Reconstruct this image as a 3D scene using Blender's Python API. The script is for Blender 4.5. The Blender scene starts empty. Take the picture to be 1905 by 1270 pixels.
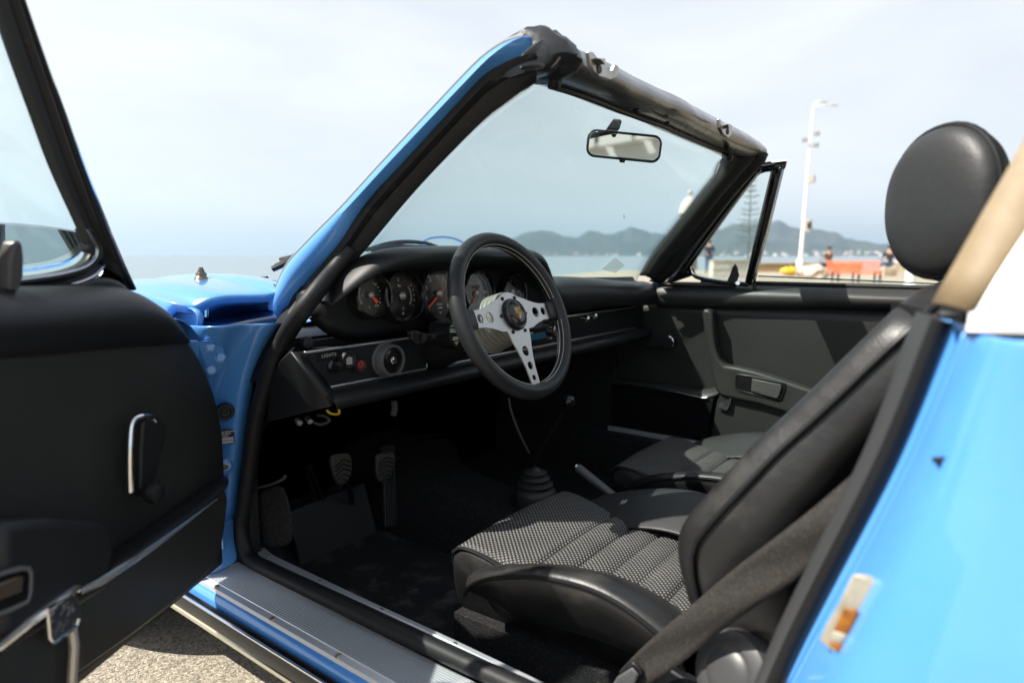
import bpy, bmesh, math, random
from mathutils import Vector, Matrix
R = math.radians
random.seed(7)
SC = bpy.context.scene
COL = SC.collection
V = Vector

# ------------------------------------------------------------------ camera
CAM = V((-1.35, -.757, .967)); YAW = .927; PIT = .131; FPX = 1213.5
cd = bpy.data.cameras.new('camera'); cam = bpy.data.objects.new('camera', cd); COL.objects.link(cam)
cam.location = CAM
cam.rotation_euler = (math.pi/2 - PIT, 0, -YAW)
cd.sensor_width = 36; cd.lens = FPX/1905*36
cd.clip_start = .02; cd.clip_end = 60000
cd.dof.use_dof = True; cd.dof.focus_distance = 1.36; cd.dof.aperture_fstop = 2.8
SC.camera = cam

# ------------------------------------------------------------------ sky, sun, exposure
SUN = V((-.60, .51, 1.0)).normalized()
W = bpy.data.worlds.new('World'); SC.world = W; W.use_nodes = True
nt = W.node_tree; nt.nodes.clear()
out = nt.nodes.new('ShaderNodeOutputWorld'); bg = nt.nodes.new('ShaderNodeBackground')
sky = nt.nodes.new('ShaderNodeTexSky'); sky.sky_type = 'NISHITA'; sky.sun_disc = False
sky.sun_elevation = math.asin(SUN.z); sky.sun_rotation = math.atan2(SUN.x, SUN.y)
sky.altitude = 0; sky.air_density = 1.0; sky.dust_density = 2.2; sky.ozone_density = 1.0
tc = nt.nodes.new('ShaderNodeTexCoord'); mp = nt.nodes.new('ShaderNodeMapping'); mp.inputs['Scale'].default_value = (1.3, 1.3, 5.0)
nz = nt.nodes.new('ShaderNodeTexNoise'); nz.inputs['Scale'].default_value = 1.6; nz.inputs['Detail'].default_value = 7; nz.inputs['Roughness'].default_value = .55; nz.inputs['Distortion'].default_value = .5
rp = nt.nodes.new('ShaderNodeMapRange'); rp.inputs[1].default_value = .34; rp.inputs[2].default_value = .66; rp.inputs[3].default_value = .74; rp.inputs[4].default_value = .95
mx = nt.nodes.new('ShaderNodeMix'); mx.data_type = 'RGBA'; mx.inputs[7].default_value = (8.2, 8.4, 8.7, 1)
L = nt.links.new
L(tc.outputs['Generated'], mp.inputs[0]); L(mp.outputs[0], nz.inputs['Vector']); L(nz.outputs[0], rp.inputs[0])
sx_ = nt.nodes.new('ShaderNodeSeparateXYZ'); L(tc.outputs['Generated'], sx_.inputs[0])
el = nt.nodes.new('ShaderNodeMapRange'); el.inputs[1].default_value = .30; el.inputs[2].default_value = .85; el.inputs[3].default_value = 1; el.inputs[4].default_value = .5; L(sx_.outputs[2], el.inputs[0])
ml = nt.nodes.new('ShaderNodeMath'); ml.operation = 'MULTIPLY'; L(rp.outputs[0], ml.inputs[0]); L(el.outputs[0], ml.inputs[1])
L(ml.outputs[0], mx.inputs[0]); L(sky.outputs[0], mx.inputs[6]); L(mx.outputs[2], bg.inputs[0]); L(bg.outputs[0], out.inputs[0])
bg.inputs[1].default_value = .065
sd = bpy.data.lights.new('sun', 'SUN'); sun = bpy.data.objects.new('sun', sd); COL.objects.link(sun)
sd.energy = 5.0; sd.angle = R(.5); sd.color = (1, .95, .86)
sun.rotation_euler = SUN.to_track_quat('Z', 'Y').to_euler()
VS = SC.view_settings; VS.view_transform = 'Standard'; VS.look = 'None'; VS.exposure = 1.0; VS.gamma = 1; VS.use_curve_mapping = False
SC.cycles.use_denoising = True
SC.cycles.max_bounces = 10; SC.cycles.transparent_max_bounces = 24

# ------------------------------------------------------------------ measuring the photograph
def ray(u, v):
    r = (u-952.5)/FPX; up = -(v-635)/FPX
    fh = math.cos(PIT)+up*math.sin(PIT); z = up*math.cos(PIT)-math.sin(PIT)
    return V((fh*math.sin(YAW)+r*math.cos(YAW), fh*math.cos(YAW)-r*math.sin(YAW), z))
def at(u, v, x=None, y=None, z=None, n=None, p=None):
    D = ray(u, v)
    if x is not None: t = (x-CAM.x)/D.x
    elif y is not None: t = (y-CAM.y)/D.y
    elif z is not None: t = (z-CAM.z)/D.z
    else: n = V(n); t = n.dot(V(p)-CAM)/n.dot(D)
    return CAM+t*D

# ------------------------------------------------------------------ materials
def newmat(name):
    m = bpy.data.materials.new(name); m.use_nodes = True; return m, m.node_tree, m.node_tree.nodes['Principled BSDF']
def M(name, col, rough=.5, metal=0, coat=0, bumps=(), vary=None, rvary=None, spec=.5):
    m, t, b = newmat(name)
    b.inputs['Base Color'].default_value = (*col, 1); b.inputs['Roughness'].default_value = rough
    b.inputs['Metallic'].default_value = metal; b.inputs['Coat Weight'].default_value = coat; b.inputs['Coat Roughness'].default_value = .04
    b.inputs['Specular IOR Level'].default_value = spec
    tcn = t.nodes.new('ShaderNodeTexCoord'); prev = None
    for kind, sc_, st, dist in bumps:
        if kind == 'noise':
            n = t.nodes.new('ShaderNodeTexNoise'); n.inputs['Scale'].default_value = sc_; n.inputs['Detail'].default_value = 5; o = n.outputs[0]
        else:
            n = t.nodes.new('ShaderNodeTexVoronoi'); n.inputs['Scale'].default_value = sc_; o = n.outputs['Distance']
        t.links.new(tcn.outputs['Object'], n.inputs['Vector'])
        bp = t.nodes.new('ShaderNodeBump'); bp.inputs['Strength'].default_value = st; bp.inputs['Distance'].default_value = dist
        t.links.new(o, bp.inputs['Height'])
        if prev: t.links.new(prev.outputs[0], bp.inputs['Normal'])
        prev = bp
    if prev: t.links.new(prev.outputs[0], b.inputs['Normal'])
    if vary:
        col2, sc_, lo, hi = vary
        n = t.nodes.new('ShaderNodeTexNoise'); n.inputs['Scale'].default_value = sc_; n.inputs['Detail'].default_value = 6; n.inputs['Roughness'].default_value = .62
        t.links.new(tcn.outputs['Object'], n.inputs['Vector'])
        mr = t.nodes.new('ShaderNodeMapRange'); mr.inputs[1].default_value = lo; mr.inputs[2].default_value = hi
        mix = t.nodes.new('ShaderNodeMix'); mix.data_type = 'RGBA'; mix.inputs[6].default_value = (*col, 1); mix.inputs[7].default_value = (*col2, 1)
        t.links.new(n.outputs[0], mr.inputs[0]); t.links.new(mr.outputs[0], mix.inputs[0]); t.links.new(mix.outputs[2], b.inputs['Base Color'])
    if rvary:
        sc_, r0, r1 = rvary
        n = t.nodes.new('ShaderNodeTexNoise'); n.inputs['Scale'].default_value = sc_; n.inputs['Detail'].default_value = 6
        t.links.new(tcn.outputs['Object'], n.inputs['Vector'])
        mr = t.nodes.new('ShaderNodeMapRange'); mr.inputs[1].default_value = .3; mr.inputs[2].default_value = .7; mr.inputs[3].default_value = r0; mr.inputs[4].default_value = r1
        t.links.new(n.outputs[0], mr.inputs[0]); t.links.new(mr.outputs[0], b.inputs['Roughness'])
    return m
def glassmat(name, tint, rough=0.0, ior=1.45):
    m = bpy.data.materials.new(name); m.use_nodes = True; t = m.node_tree; t.nodes.clear()
    o = t.nodes.new('ShaderNodeOutputMaterial'); mixs = t.nodes.new('ShaderNodeMixShader')
    tr = t.nodes.new('ShaderNodeBsdfTransparent'); tr.inputs[0].default_value = (*tint, 1)
    g = t.nodes.new('ShaderNodeBsdfGlossy'); g.inputs['Roughness'].default_value = rough
    lw = t.nodes.new('ShaderNodeLayerWeight'); pw = t.nodes.new('ShaderNodeMath'); pw.operation = 'POWER'; pw.inputs[1].default_value = 5
    f = t.nodes.new('ShaderNodeMath'); f.operation = 'MULTIPLY_ADD'; r0 = ((ior-1)/(ior+1))**2; f.inputs[1].default_value = .9; f.inputs[2].default_value = r0
    t.links.new(lw.outputs['Facing'], pw.inputs[0]); t.links.new(pw.outputs[0], f.inputs[0])
    t.links.new(f.outputs[0], mixs.inputs[0]); t.links.new(tr.outputs[0], mixs.inputs[1]); t.links.new(g.outputs[0], mixs.inputs[2]); t.links.new(mixs.outputs[0], o.inputs[0])
    return m

BLUE = M('blue_paint', (.072, .258, .63), .33, coat=1, vary=((.088, .275, .63), 5, .45, .7), rvary=(3, .26, .36))
LEATHER = M('black_leather', (.021, .0215, .0225), .46, spec=.42, bumps=(('noise', 16, .35, .006), ('voronoi', 420, .12, .0012)), rvary=(9, .42, .56))
LEATHER2 = M('worn_black_leather', (.0095, .0095, .010), .40, spec=.52, bumps=(('noise', 13, .45, .006), ('noise', 60, .2, .0015), ('voronoi', 420, .12, .0010)), vary=((.050, .046, .041), 9, .56, .82), rvary=(12, .34, .54))
VINYL = M('black_vinyl', (.0225, .0232, .0220), .38, spec=.34, bumps=(('voronoi', 700, .18, .0008),), rvary=(5, .34, .50), vary=((.032, .031, .029), 6, .52, .8))
DASHV = M('dash_vinyl', (.009, .010, .0115), .44, spec=.40, bumps=(('voronoi', 700, .10, .0006),), rvary=(5, .40, .52))
SATIN = M('satin_black', (.009, .0095, .011), .42, spec=.25)
GLOSSB = M('gloss_black', (.008, .008, .009), .16)
RUBBER = M('black_rubber', (.012, .0125, .014), .55, spec=.3, bumps=(('noise', 60, .2, .002),), vary=((.05, .048, .045), 30, .6, .85))
CARPET = M('black_carpet', (.020, .0205, .0225), .95, bumps=(('noise', 420, .9, .004),), vary=((.05, .048, .045), 160, .5, .75), spec=.1)
MAT_ = M('rubber_mat', (.022, .023, .026), .5, bumps=(('noise', 35, .5, .004),), vary=((.15, .14, .125), 16, .52, .8))
CHROME = M('chrome', (.78, .79, .80), .10, 1, bumps=(('noise', 9, .04, .002),))
ALLOY = M('anodised_alloy', (.56, .58, .62), .42, .65, rvary=(8, .36, .5))
SPOKE = M('brushed_alloy', (.50, .505, .51), .42, 1, bumps=(('noise', 500, .05, .0005),))
STEEL = M('bare_steel', (.46, .45, .43), .42, 1, vary=((.30, .28, .25), 30, .45, .7))
HEADER = M('dark_metal_paint', (.20, .195, .19), .25, .9, coat=.3, rvary=(10, .20, .38))
WHITEP = M('white_print', (.80, .80, .78), .6)
GREYP = M('grey_print', (.38, .38, .37), .6)
ORANGE = M('orange_needle', (.85, .085, .012), .5)
REDB = M('red_button', (.20, .008, .012), .3)
GREENI = M('green_icon', (.10, .42, .14), .5)
GOLD = M('gold_enamel', (.46, .30, .08), .3, .6)
REDE = M('red_enamel', (.34, .015, .015), .3)
YELLOWW = M('yellow_wire', (.75, .50, .02), .45)
TAN = M('weathered_tan_rubber', (.20, .145, .08), .6, bumps=(('noise', 40, .25, .003),), vary=((.27, .215, .135), 14, .4, .7))
STAINLESS = M('stainless_steel', (.30, .30, .31), .30, 1, rvary=(6, .24, .38))
BELT = M('seat_belt_webbing', (.011, .010, .009), .75, bumps=(('noise', 260, .5, .0015),), vary=((.05, .039, .029), 300, .48, .78))
IVORY = M('ivory_plastic', (.36, .33, .26), .4, vary=((.22, .18, .11), 40, .5, .7))
AMBER = M('rusty_amber', (.34, .12, .012), .4, vary=((.14, .045, .006), 60, .4, .7))
GLUE = M('yellow_glue_residue', (.17, .135, .06), .7)
DISPLAY = M('radio_display', (.02, .10, .17), .2)
DIAL = M('dial_black', (.004, .004, .005), .6, spec=.1)
WS_GLASS = glassmat('windscreen_glass', (.905, .962, .955))
SIDE_GLASS = glassmat('side_glass', (.93, .975, .965))
GAUGE_GLASS = glassmat('gauge_glass', (.97, .97, .97), 0, 1.16)
MIRROR = M('mirror_silver', (.46, .52, .55), .02, 1)

def weave_mat():
    m, t, b = newmat('basketweave_cloth')
    uv = t.nodes.new('ShaderNodeUVMap'); sp = t.nodes.new('ShaderNodeSeparateXYZ'); t.links.new(uv.outputs[0], sp.inputs[0])
    k = 2*math.pi/.0092
    s = []
    for i in (0, 1):
        a = t.nodes.new('ShaderNodeMath'); a.operation = 'MULTIPLY'; a.inputs[1].default_value = k; t.links.new(sp.outputs[i], a.inputs[0])
        c = t.nodes.new('ShaderNodeMath'); c.operation = 'SINE'; t.links.new(a.outputs[0], c.inputs[0]); s.append(c)
    mu = t.nodes.new('ShaderNodeMath'); mu.operation = 'MULTIPLY'; t.links.new(s[0].outputs[0], mu.inputs[0]); t.links.new(s[1].outputs[0], mu.inputs[1])
    mr = t.nodes.new('ShaderNodeMapRange'); mr.inputs[1].default_value = .12; mr.inputs[2].default_value = .55; t.links.new(mu.outputs[0], mr.inputs[0])
    n = t.nodes.new('ShaderNodeTexNoise'); n.inputs['Scale'].default_value = 14; tcn = t.nodes.new('ShaderNodeTexCoord'); t.links.new(tcn.outputs['Object'], n.inputs['Vector'])
    mr2 = t.nodes.new('ShaderNodeMapRange'); mr2.inputs[1].default_value = .3; mr2.inputs[2].default_value = .7; mr2.inputs[3].default_value = .65; mr2.inputs[4].default_value = 1; t.links.new(n.outputs[0], mr2.inputs[0])
    f = t.nodes.new('ShaderNodeMath'); f.operation = 'MULTIPLY'; t.links.new(mr.outputs[0], f.inputs[0]); t.links.new(mr2.outputs[0], f.inputs[1])
    mix = t.nodes.new('ShaderNodeMix'); mix.data_type = 'RGBA'; mix.inputs[6].default_value = (.012, .012, .013, 1); mix.inputs[7].default_value = (.24, .235, .22, 1)
    t.links.new(f.outputs[0], mix.inputs[0]); t.links.new(mix.outputs[2], b.inputs['Base Color'])
    bp = t.nodes.new('ShaderNodeBump'); bp.inputs['Strength'].default_value = .6; bp.inputs['Distance'].default_value = .0015
    t.links.new(mu.outputs[0], bp.inputs['Height']); t.links.new(bp.outputs[0], b.inputs['Normal']); b.inputs['Roughness'].default_value = .55
    return m
WEAVE = weave_mat()

# ------------------------------------------------------------------ mesh helpers
def link(name, me, parent=None, mat=None, label=None):
    o = bpy.data.objects.new(name, me); COL.objects.link(o)
    if parent: o.parent = parent
    if mat: me.materials.append(mat)
    if label: o['label'] = label
    return o
def raw(name, verts, faces, mat, parent=None, smooth=True, angle=40, bevel=0, seg=2, sub=0, solid=0, off=-1, label=None):
    me = bpy.data.meshes.new(name); me.from_pydata([tuple(v) for v in verts], [], faces); me.validate()
    bm = bmesh.new(); bm.from_mesh(me); bmesh.ops.recalc_face_normals(bm, faces=bm.faces); bm.to_mesh(me); bm.free()
    o = link(name, me, parent, mat, label)
    if smooth:
        me.polygons.foreach_set('use_smooth', [True]*len(me.polygons))
        if not sub: me.set_sharp_from_angle(angle=R(angle))
    if solid:
        s = o.modifiers.new('solid', 'SOLIDIFY'); s.thickness = solid; s.offset = off
    if bevel:
        b = o.modifiers.new('bevel', 'BEVEL'); b.width = bevel; b.segments = seg; b.limit_method = 'ANGLE'; b.angle_limit = R(35)
        b.harden_normals = False
    if sub:
        s = o.modifiers.new('sub', 'SUBSURF'); s.levels = sub; s.render_levels = sub
    return o
def crom(pts, n=6, closed=False):
    P = [V(p) for p in pts]; N = len(P); out = []
    rng = range(N if closed else N-1)
    for i in rng:
        p0 = P[i-1] if (i or closed) else P[0]*2-P[1]
        p1 = P[i]; p2 = P[(i+1) % N]
        p3 = P[(i+2) % N] if (closed or i+2 < N) else P[-1]*2-P[-2]
        for k in range(n):
            t = k/n
            out.append(.5*((2*p1)+(p2-p0)*t+(2*p0-5*p1+4*p2-p3)*t*t+(3*p1-p0-3*p2+p3)*t**3))
    if not closed: out.append(P[-1])
    return out
def geom_sweep(path, prof, closed=False, up=None, scale=None, caps=True):
    """sweep a closed 2D profile (list of (a,b)) along path; frame by parallel transport"""
    P = [V(p) for p in path]; N = len(P); vs = []; fs = []; m = len(prof)
    T = []
    for i in range(N):
        a = P[i-1] if (i or closed) else P[i]; b = P[(i+1) % N] if (i < N-1 or closed) else P[i]
        T.append((b-a).normalized())
    upv = V(up) if up is not None else (V((0, 0, 1)) if abs(T[0].z) < .9 else V((0, 1, 0)))
    nrm = (upv-T[0]*upv.dot(T[0])).normalized()
    for i in range(N):
        if up is not None: nrm = (upv-T[i]*upv.dot(T[i])).normalized()
        else: nrm = (nrm-T[i]*nrm.dot(T[i])).normalized()
        bi = T[i].cross(nrm); s = scale[i] if scale else 1
        for a, b in prof: vs.append(P[i]+bi*(a*s)+nrm*(b*s))
    for i in range(N if closed else N-1):
        for j in range(m):
            k = (j+1) % m; i2 = (i+1) % N
            fs.append((i*m+j, i*m+k, i2*m+k, i2*m+j))
    if not closed and caps:
        fs.append(tuple(range(m-1, -1, -1))); fs.append(tuple((N-1)*m+j for j in range(m)))
    return vs, fs
def circ(r, n=10, ry=None): return [(r*math.cos(2*math.pi*k/n), (ry or r)*math.sin(2*math.pi*k/n)) for k in range(n)]
def tube(name, pts, r, mat, parent=None, n=10, closed=False, cr=0, prof=None, up=None, scale=None, **kw):
    p = crom(pts, cr, closed) if cr else pts
    if scale and cr:
        sc = []; 
        for i in range(len(p)):
            f = i/(len(p)-1)*(len(scale)-1); a = int(min(f, len(scale)-2)); sc.append(scale[a]*(1-f+a)+scale[a+1]*(f-a))
        scale = sc
    vs, fs = geom_sweep(p, prof or circ(r, n), closed, up, scale)
    return raw(name, vs, fs, mat, parent, **kw)
def grid(name, rows, mat, parent=None, closed=False, caps=False, uv=None, **kw):
    """rows: equal-length lists of points"""
    n = len(rows[0]); vs = [p for r in rows for p in r]; fs = []
    for i in range(len(rows)-1):
        for j in range(n if closed else n-1):
            k = (j+1) % n
            fs.append((i*n+j, i*n+k, (i+1)*n+k, (i+1)*n+j))
    if caps:
        fs.append(tuple(range(n-1, -1, -1))); fs.append(tuple((len(rows)-1)*n+j for j in range(n)))
    o = raw(name, vs, fs, mat, parent, **kw)
    if uv:
        me = o.data; l = me.uv_layers.new(name='UVMap')
        for lp in me.loops:
            i, j = divmod(lp.vertex_index, n); l.data[lp.index].uv = uv(i, j)
    return o
def resample(pts, n):
    P = [V(p) for p in pts]; d = [0]
    for a, b in zip(P, P[1:]): d.append(d[-1]+(b-a).length)
    out = []; j = 0
    for i in range(n):
        s = d[-1]*i/(n-1)
        while j < len(P)-2 and d[j+1] < s: j += 1
        t = (s-d[j])/max(d[j+1]-d[j], 1e-9); out.append(P[j].lerp(P[j+1], min(max(t, 0), 1)))
    return out
def strip(name, a, b, mat, parent=None, n=24, m=2, solid=.004, off=0, sm=True, **kw):
    """ribbon between two polylines, given thickness"""
    A = resample(crom(a, 6) if sm and len(a) > 2 else a, n); B = resample(crom(b, 6) if sm and len(b) > 2 else b, n)
    return grid(name, [[p.lerp(q, k/(m-1)) for k in range(m)] for p, q in zip(A, B)], mat, parent, solid=solid, off=off, **kw)
def prism(name, outline, vec, mat, parent=None, smooth_outline=0, **kw):
    P = crom(outline, smooth_outline, True) if smooth_outline else [V(p) for p in outline]
    n = len(P); vec = V(vec); vs = P+[p+vec for p in P]
    fs = [tuple(range(n)), tuple(range(2*n-1, n-1, -1))]+[(i, (i+1) % n, n+(i+1) % n, n+i) for i in range(n)]
    return raw(name, vs, fs, mat, parent, **kw)
def plate(name, outer, holes, thick, mat, parent=None, bevel=0, **kw):
    """flat 2D plate in local XY with round openings, thickness along +Z"""
    bm = bmesh.new()
    for loop in [outer]+holes:
        vv = [bm.verts.new((p[0], p[1], 0)) for p in loop]
        for i in range(len(vv)): bm.edges.new((vv[i], vv[(i+1) % len(vv)]))
    bmesh.ops.triangle_fill(bm, use_beauty=True, use_dissolve=False, edges=bm.edges[:])
    r = bmesh.ops.extrude_face_region(bm, geom=bm.faces[:])
    bmesh.ops.translate(bm, verts=[e for e in r['geom'] if isinstance(e, bmesh.types.BMVert)], vec=(0, 0, thick))
    bmesh.ops.recalc_face_normals(bm, faces=bm.faces)
    me = bpy.data.meshes.new(name); bm.to_mesh(me); bm.free()
    o = link(name, me, parent, mat)
    me.polygons.foreach_set('use_smooth', [True]*len(me.polygons)); me.set_sharp_from_angle(angle=R(30))
    if bevel:
        b = o.modifiers.new('bevel', 'BEVEL'); b.width = bevel; b.segments = 2; b.limit_method = 'ANGLE'; b.angle_limit = R(50)
    return o
def lathe_geo(prof, n=28):
    vs = []; fs = []; m = len(prof)
    for r, h in prof:
        for k in range(n):
            a = 2*math.pi*k/n; vs.append(V((r*math.cos(a), r*math.sin(a), h)))
    for i in range(m-1):
        for k in range(n):
            k2 = (k+1) % n; fs.append((i*n+k, i*n+k2, (i+1)*n+k2, (i+1)*n+k))
    if prof[0][0] > 1e-6: fs.append(tuple(range(n-1, -1, -1)))
    if prof[-1][0] > 1e-6: fs.append(tuple((m-1)*n+k for k in range(n)))
    return vs, fs
def frame(origin, zaxis, yhint=(0, 0, 1)):
    z = V(zaxis).normalized(); y = V(yhint); y = (y-z*y.dot(z)).normalized(); x = y.cross(z)
    m = Matrix((x, y, z)).transposed().to_4x4(); m.translation = V(origin); return m
def lathe(name, prof, mat, parent=None, mtx=None, n=28, bake=True, **kw):
    vs, fs = lathe_geo(prof, n)
    if mtx is not None and bake: vs = [mtx @ v for v in vs]
    return raw(name, vs, fs, mat, parent, **kw)
def box(name, lo, hi, mat, parent=None, bevel=.003, mtx=None, **kw):
    x0, y0, z0 = lo; x1, y1, z1 = hi
    vs = [V(p) for p in ((x0, y0, z0), (x1, y0, z0), (x1, y1, z0), (x0, y1, z0), (x0, y0, z1), (x1, y0, z1), (x1, y1, z1), (x0, y1, z1))]
    if mtx is not None: vs = [mtx @ v for v in vs]
    return raw(name, vs, [(0, 3, 2, 1), (4, 5, 6, 7), (0, 1, 5, 4), (1, 2, 6, 5), (2, 3, 7, 6), (3, 0, 4, 7)], mat, parent, bevel=bevel, **kw)
def rrect(w, h, r, n=5):
    o = []
    for cx, cy, a0 in ((w/2-r, h/2-r, 0), (-w/2+r, h/2-r, 90), (-w/2+r, -h/2+r, 180), (w/2-r, -h/2+r, 270)):
        for k in range(n+1):
            a = R(a0+90*k/n); o.append((cx+r*math.cos(a), cy+r*math.sin(a)))
    return o
def text(name, s, size, mtx, mat, parent=None, align='CENTER', space=1.0):
    c = bpy.data.curves.new(name, 'FONT'); c.body = s; c.size = size; c.align_x = align; c.align_y = 'CENTER'; c.extrude = .0001; c.space_character = space
    c.resolution_u = 3
    t_ = bpy.data.objects.new(name, c); c.materials.append(mat)
    me = bpy.data.meshes.new_from_object(t_); bpy.data.objects.remove(t_); me.transform(mtx)
    if not me.materials: me.materials.append(mat)
    return link(name, me, parent)
def bundle(parts):
    vs = []; fs = []
    for v, f in parts:
        k = len(vs); vs += v; fs += [tuple(i+k for i in q) for q in f]
    return vs, fs
def boxgeo(lo, hi, mtx=None):
    x0, y0, z0 = lo; x1, y1, z1 = hi
    vs = [V(p) for p in ((x0, y0, z0), (x1, y0, z0), (x1, y1, z0), (x0, y1, z0), (x0, y0, z1), (x1, y0, z1), (x1, y1, z1), (x0, y1, z1))]
    if mtx is not None: vs = [mtx @ v for v in vs]
    return vs, [(0, 3, 2, 1), (4, 5, 6, 7), (0, 1, 5, 4), (1, 2, 6, 5), (2, 3, 7, 6), (3, 0, 4, 7)]
def tag(o, label=None, cat=None, group=None, kind=None):
    for k, v in (('label', label), ('category', cat), ('group', group), ('kind', kind)):
        if v: o[k] = v
    return o
def empty(name, loc=(0, 0, 0)):
    o = bpy.data.objects.new(name, None); COL.objects.link(o); o.location = loc; o.empty_display_size = .1; return o
# ------------------------------------------------------------------ setting: ground, quay, sea, hills, air
def terrain_mat(name, c1, c2, scale):
    return M(name, c1, .95, vary=(c2, scale, .42, .6), spec=.1)
def ground_mat():
    m, t, b = newmat('pebble_concrete'); tcn = t.nodes.new('ShaderNodeTexCoord')
    v = t.nodes.new('ShaderNodeTexVoronoi'); v.inputs['Scale'].default_value = 210; t.links.new(tcn.outputs['Object'], v.inputs['Vector'])
    v2 = t.nodes.new('ShaderNodeTexVoronoi'); v2.feature = 'DISTANCE_TO_EDGE'; v2.inputs['Scale'].default_value = 210; t.links.new(tcn.outputs['Object'], v2.inputs['Vector'])
    cr = t.nodes.new('ShaderNodeValToRGB'); e = cr.color_ramp.elements
    e[0].position = 0; e[0].color = (.20, .175, .135, 1); e[1].position = 1; e[1].color = (.62, .55, .44, 1)
    for p, c in ((.3, (.36, .315, .245, 1)), (.62, (.46, .40, .315, 1))): k = e.new(p); k.color = c
    nd = t.nodes.new('ShaderNodeTexNoise'); nd.inputs['Scale'].default_value = 240; nd.inputs['Detail'].default_value = 4; t.links.new(tcn.outputs['Object'], nd.inputs['Vector'])
    wv = t.nodes.new('ShaderNodeVectorMath'); wv.operation = 'MULTIPLY_ADD'; wv.inputs[1].default_value = (.006, .006, .006); t.links.new(nd.outputs['Color'], wv.inputs[0]); t.links.new(tcn.outputs['Object'], wv.inputs[2])
    t.links.new(wv.outputs[0], v.inputs['Vector']); t.links.new(wv.outputs[0], v2.inputs['Vector'])
    sp = t.nodes.new('ShaderNodeSeparateColor'); t.links.new(v.outputs['Color'], sp.inputs[0]); t.links.new(sp.outputs[0], cr.inputs[0])
    mr = t.nodes.new('ShaderNodeMapRange'); mr.inputs[1].default_value = 0; mr.inputs[2].default_value = .05; t.links.new(v2.outputs['Distance'], mr.inputs[0])
    mx_ = t.nodes.new('ShaderNodeMix'); mx_.data_type = 'RGBA'; mx_.inputs[6].default_value = (.10, .088, .07, 1); t.links.new(mr.outputs[0], mx_.inputs[0]); t.links.new(cr.outputs[0], mx_.inputs[7])
    n = t.nodes.new('ShaderNodeTexNoise'); n.inputs['Scale'].default_value = .35; n.inputs['Detail'].default_value = 7; t.links.new(tcn.outputs['Object'], n.inputs['Vector'])
    m2 = t.nodes.new('ShaderNodeMix'); m2.data_type = 'RGBA'; m2.blend_type = 'MULTIPLY'; m2.inputs[0].default_value = .35; t.links.new(mx_.outputs[2], m2.inputs[6]); t.links.new(n.outputs[0], m2.inputs[7])
    t.links.new(m2.outputs[2], b.inputs['Base Color']); b.inputs['Roughness'].default_value = .85
    bp = t.nodes.new('ShaderNodeBump'); bp.inputs['Strength'].default_value = 1; bp.inputs['Distance'].default_value = .004; t.links.new(mr.outputs[0], bp.inputs['Height']); t.links.new(bp.outputs[0], b.inputs['Normal'])
    return m
def sea_mat():
    m, t, b = newmat('sea_water'); tcn = t.nodes.new('ShaderNodeTexCoord'); mp_ = t.nodes.new('ShaderNodeMapping'); mp_.inputs['Scale'].default_value = (1, 1, 1)
    b.inputs['Base Color'].default_value = (.13, .18, .20, 1); b.inputs['Roughness'].default_value = .22
    t.links.new(tcn.outputs['Object'], mp_.inputs[0]); prev = None
    for s, st, d in ((.05, .25, .5), (.6, .3, .06), (3, .25, .02)):
        n = t.nodes.new('ShaderNodeTexNoise'); n.inputs['Scale'].default_value = s; n.inputs['Detail'].default_value = 4; t.links.new(mp_.outputs[0], n.inputs['Vector'])
        bp = t.nodes.new('ShaderNodeBump'); bp.inputs['Strength'].default_value = st; bp.inputs['Distance'].default_value = d; t.links.new(n.outputs[0], bp.inputs['Height'])
        if prev: t.links.new(prev.outputs[0], bp.inputs['Normal'])
        prev = bp
    t.links.new(prev.outputs[0], b.inputs['Normal'])
    return m
# quay edge runs ahead of the car and away to the right
edge = [V((-60, -8, 0)), V((-9, 6.0, 0)), V((5, 11, 0)), V((36, 19.5, 0)), V((42, 14, 0)), V((44, -120, 0))]
gp = edge+[V((-60, -120, 0))]
g = raw('ground', gp, [tuple(range(len(gp)))], ground_mat(), smooth=False); tag(g, 'pale pebbled concrete promenade under the car', kind='structure')
qv = []; qf = []
for i, p in enumerate(edge): qv += [p+V((0, 0, -.002)), p+V((0, 0, -8))]
for i in range(len(edge)-1): qf.append((2*i, 2*i+1, 2*i+3, 2*i+2))
q = raw('quay_wall', qv, qf, M('quay_stone', (.30, .26, .20), .9, bumps=(('noise', 3, .6, .05),), vary=((.18, .15, .11), 1.5, .45, .6)), smooth=False, solid=.3); tag(q, 'rough stone face of the quay dropping to the sea', kind='structure')
SEAZ = -2.6
s = raw('sea', [V((-14000, -3000, SEAZ)), V((15000, -3000, SEAZ)), V((15000, 15000, SEAZ)), V((-14000, 15000, SEAZ))], [(0, 1, 2, 3)], sea_mat(), smooth=False); tag(s, 'calm pale sea reaching the horizon', kind='structure')

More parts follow.
